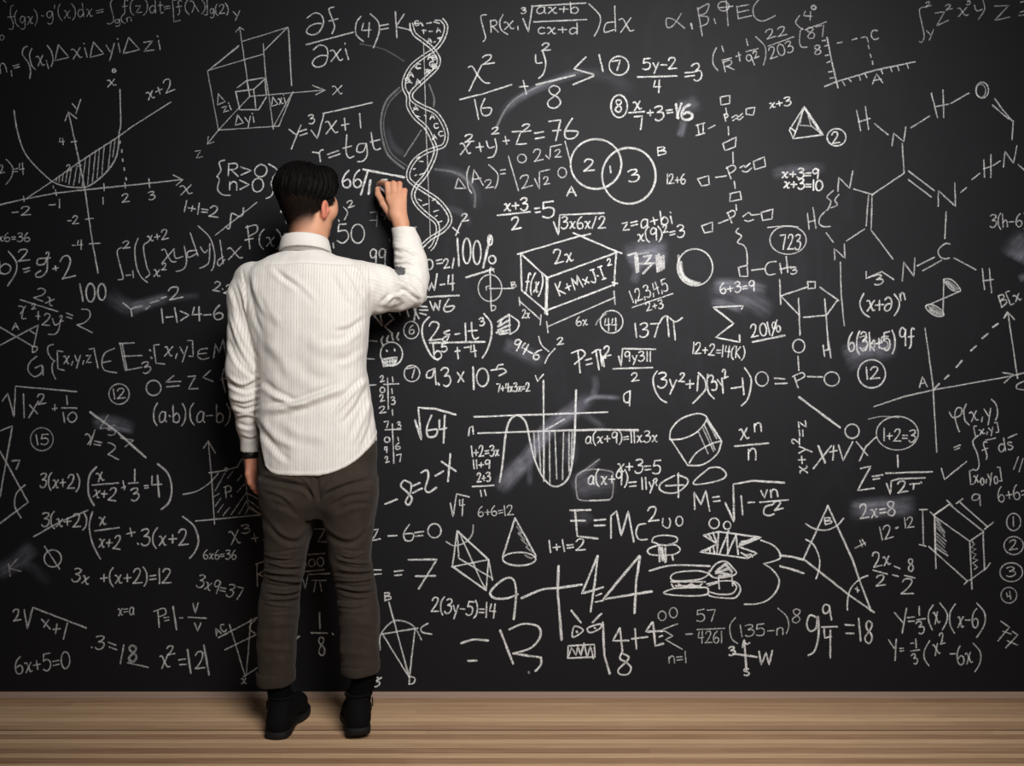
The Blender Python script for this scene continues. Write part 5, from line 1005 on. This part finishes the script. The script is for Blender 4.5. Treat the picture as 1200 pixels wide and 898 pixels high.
for lx, rx_, sh in ((309, 358, 0), (391, 438, -2)):
    for j in range(15):
        y0 = 646+j*4.9+rk.uniform(-1.2, 1.2); a = lx-2+rk.uniform(0, 12); b = rx_+2-rk.uniform(0, 12); sl = rk.uniform(-3, 3); sag = rk.uniform(1.0, 4.5)
        k = math.exp(-((y0-680)/26)**2)
        tl_.append((f'{a:.1f},{y0+sh-sl:.1f} {(a+b)/2:.1f},{y0+sh+sag:.1f} {b:.1f},{y0+sh+sl:.1f}', 1.45, (.0018+.0052*k)*(1 if j % 2 else -1)))
    for j in range(5):
        y0 = 722+j*13+rk.uniform(-3, 3); tl_.append((f'{lx-4},{y0:.1f} {(lx+rx_)/2},{y0+rk.uniform(-4, 6):.1f} {rx_+4},{y0+rk.uniform(-8, 8):.1f}', 3.2, .0018*(1 if j % 2 else -1)))
V = folds(V, N, tl_); V = V+N*(.0014*fbm(V, 50, 9))[:, None]; V = relax(V, Q, 1, .15)
trou = kid('trousers', V, Q, M_TROU); trou['label'] = 'dark olive trousers with rolled hems'
del t_
def turnup(px0, px1, top, bot, d, b, tilt):
    a, c = P(px0, top, d), P(px1, top, d); cx, rx = (a[0]+c[0])/2, (c[0]-a[0])/2; zt, zb = a[2], P(0, bot, d)[2]
    pr = [(rx*.93, b*.93, zt-.004), (rx*1.005, b*1.005, zt-.003), (rx*1.035, b*1.04, zt+.004), (rx*1.062, b*1.065, zt-.001), (rx*1.066, b*1.07, zt-.007), (rx*1.056, b*1.06, (zt+zb)/2), (rx*1.045, b*1.045, zb+.004), (rx*1.0, b*1.0, zb), (rx*.93, b*.93, zb+.002), (rx*.92, b*.92, (zt+zb)/2)]
    V, Q = band(pr, cx, -d, 56, wob=lambda t: tilt*math.sin(t)+.0012*math.sin(5*t+px0))
    kid('rolled_hem', V, Q, M_TROU, trou)
turnup(302.5, 344.5, 785, 799.5, .345, .072, .001); turnup(401.0, 444.0, 776, 787, .360, .072, .002)
# ---------------------------------------------------------------- socks and shoes
def local_shoe(hx, hd, ang, lift, side):
    """shoe along +u from the heel; returns point mapper"""
    h0 = P(hx, 868, hd); h0[2] = 0; a = math.radians(ang); u = np.array([math.sin(a), math.cos(a), 0]); v = np.array([math.cos(a), -math.sin(a), 0])
    pitch = lift/.20; R_ = lambda U, W, Z: h0+u*U*math.cos(pitch)+v*W+np.array([0, 0, 1.])*(Z+max(0., (.20-U))*pitch)
    return R_
for hx, hd, ang, lift, side, sx0, sx1, sd in ((321.5, .436, 4, .0, -1, 312, 338.5, .345), (420.5, .445, -13, .018, 1, 413.5, 439.5, .360)):
    R_ = local_shoe(hx, hd, ang, lift, side); c0 = R_(.14, 0, .06)
    f = Field(tuple(c0-np.array([.14, .21, .07])), tuple(c0+np.array([.14, .21, .12])), .0034)
    f.chain([(R_(.042, 0, .052), .034), (R_(.100, 0, .052), .036), (R_(.175, side*.004, .045), .040), (R_(.235, side*.002, .038), .030)], .02)
    f.cone(R_(.190, -.016, .034), .028, R_(.190, .022, .034), .028, .02); f.ball(R_(.250, 0, .034), .026, .02); f.cone(R_(.040, 0, .030), .036, R_(.085, 0, .030), .036, .02)
    f.cone(R_(.055, 0, .058), .036, R_(.066, 0, .105), .0385, .02)
    up_ = R_(.066, 0, .125)-R_(.055, 0, .06)
    def flat(x, y, z, R_=R_): # bottom of the upper
        b0 = R_(.03, 0, .017); b1 = R_(.20, 0, .017); s = (b1[2]-b0[2])/(b1[1]-b0[1]); return (b0[2]+(y-b0[1])*s*(y < b1[1])+(b1[2]-b0[2])*(y >= b1[1]))-z
    f.cut(flat); f.cut(lambda x, y, z, zt=R_(.06, 0, .120)[2]: z-zt)
    V, Q = f.polygonize(); V = relax(V, Q, 2); shoe = kid('shoe', V, Q, M_SHOE)
    if side == -1: shoe['label'] = 'black suede ankle shoe flat on the floor'
    else: shoe['label'] = 'black suede ankle shoe with its heel slightly raised'
    # sole with a heel block
    out = [(.004, .020), (.0, .0), (.004, -.020), (.014, -.034), (.045, -.039), (.09, -.036), (.14, -.041), (.19, -.050), (.235, -.044), (.268, -.026), (.278, 0.), (.268, .026), (.235, .044), (.19, .050), (.14, .041), (.09, .036), (.045, .039), (.014, .034)]
    cu = catmull([(a, b) for a, b in out]+[out[0]], 4)[:-1]; m = len(cu); lv = [(1.0, 0.), (1.015, .004), (1.015, .018), (.985, .022)]
    Vv = []
    for s_, zz in lv:
        for a, b in cu:
            arch = .010*math.exp(-((a-.115)/.025)**2) if zz < .01 else 0
            Vv.append(R_(.13+(a-.13)*s_, b*s_+side*.0, zz+arch+.0006))
    Vv.append(R_(.13, 0, .0006)); Vv.append(R_(.13, 0, .022)); Qq = []
    for l_ in range(3):
        for j in range(m): Qq.append((l_*m+j, (l_+1)*m+j, (l_+1)*m+(j+1) % m, l_*m+(j+1) % m))
    for j in range(m): Qq.append((len(Vv)-2, j, (j+1) % m)); Qq.append((len(Vv)-1, 3*m+(j+1) % m, 3*m+j))
    kid('sole', np.array(Vv), Qq, M_SOLE, shoe)['label'] = 'dark rubber sole'
    # collar rim and pull tab
    cc = R_(.066, 0, .118); V, Q = band([(.040, .041, cc[2]-.004), (.0425, .0435, cc[2]), (.040, .041, cc[2]+.005), (.037, .038, cc[2])], cc[0], cc[1], 32); kid('shoe_collar', V, Q, M_SHOE, shoe)
    tb = [R_(.060+a, side*(.0455+o), z) for z in (.072, .098) for a in (0, .016) for o in (0, .003)]
    kid('pull_tab', np.array(tb), [(0, 1, 3, 2), (4, 6, 7, 5), (0, 4, 5, 1), (2, 3, 7, 6), (0, 2, 6, 4), (1, 5, 7, 3)], M_SOLE, shoe, False)
    a_, b_ = P(sx0, 800, sd), P(sx1, 800, sd); f = Field((a_[0]-.05, -sd-.09, .06), (b_[0]+.05, -sd+.09, .27), .0038)
    f.chain([(R_(.064, 0, .085), .0365), (np.array([(a_[0]+b_[0])/2, -sd, .165]), .037), (np.array([(a_[0]+b_[0])/2, -sd, .235]), .040)], .01)
    V, Q = f.polygonize(); N = normals(V, Q); V = V+N*(.0012*np.sin(V[:, 2]*420))[:, None]; kid('sock', V, Q, M_SOCK)['label'] = 'black ribbed sock'
# wristband
w0, w1 = P(293.8, 528.0, .3125), P(294.4, 536.5, .3105); dr = (w1-w0)/np.linalg.norm(w1-w0); s_ = np.cross(dr, [0, 1, 0]); s_ /= np.linalg.norm(s_); w_ = np.cross(s_, dr)
Vv, Qq = [], []; pr = [(.0250, 0), (.0270, .001), (.0274, .012), (.0270, .0225), (.0250, .0235), (.0225, .012)]; n_, m = 48, 6
for i in range(n_):
    t = 2*math.pi*i/n_
    for r, z in pr: Vv.append(w0+dr*z+(s_*math.cos(t)+w_*math.sin(t)*1.05)*r)
for i in range(n_):
    for j in range(m): Qq.append((i*m+j, i*m+(j+1) % m, ((i+1) % n_)*m+(j+1) % m, ((i+1) % n_)*m+j))
kid('wristband', np.array(Vv), Qq, M_BAND)['label'] = 'plain black wristband'
# ---------------------------------------------------------------- the stick of chalk in his fingers
c0, c1 = P(441.6, 216.4, .004), P(452.2, 225.4, .060); d = (c1-c0)/np.linalg.norm(c1-c0); s_ = np.cross(d, [0, 0, 1.]); s_ /= np.linalg.norm(s_); w_ = np.cross(s_, d); Lc = np.linalg.norm(c1-c0)
Vv, Qq = [], []; pr = [(.0, .0018), (.002, .0042), (.005, .0047), (.5*Lc, .0048), (Lc-.001, .0048), (Lc, .0042)]; n_ = 20
for z, r in pr:
    for i in range(n_): t = 2*math.pi*i/n_; Vv.append(d*z+(s_*math.cos(t)+w_*math.sin(t))*r)
for j in range(len(pr)-1):
    for i in range(n_): Qq.append((j*n_+i, j*n_+(i+1) % n_, (j+1)*n_+(i+1) % n_, (j+1)*n_+i))
Qq += [tuple(range(n_))[::-1], tuple(range((len(pr)-1)*n_, len(pr)*n_))]
stick = link('chalk_stick', mesh('chalk_stick', Vv, Qq), M_STICK); stick.location = tuple(c0)
tag(stick, 'short white stick of chalk pinched in the raised right hand of the man', 'chalk')
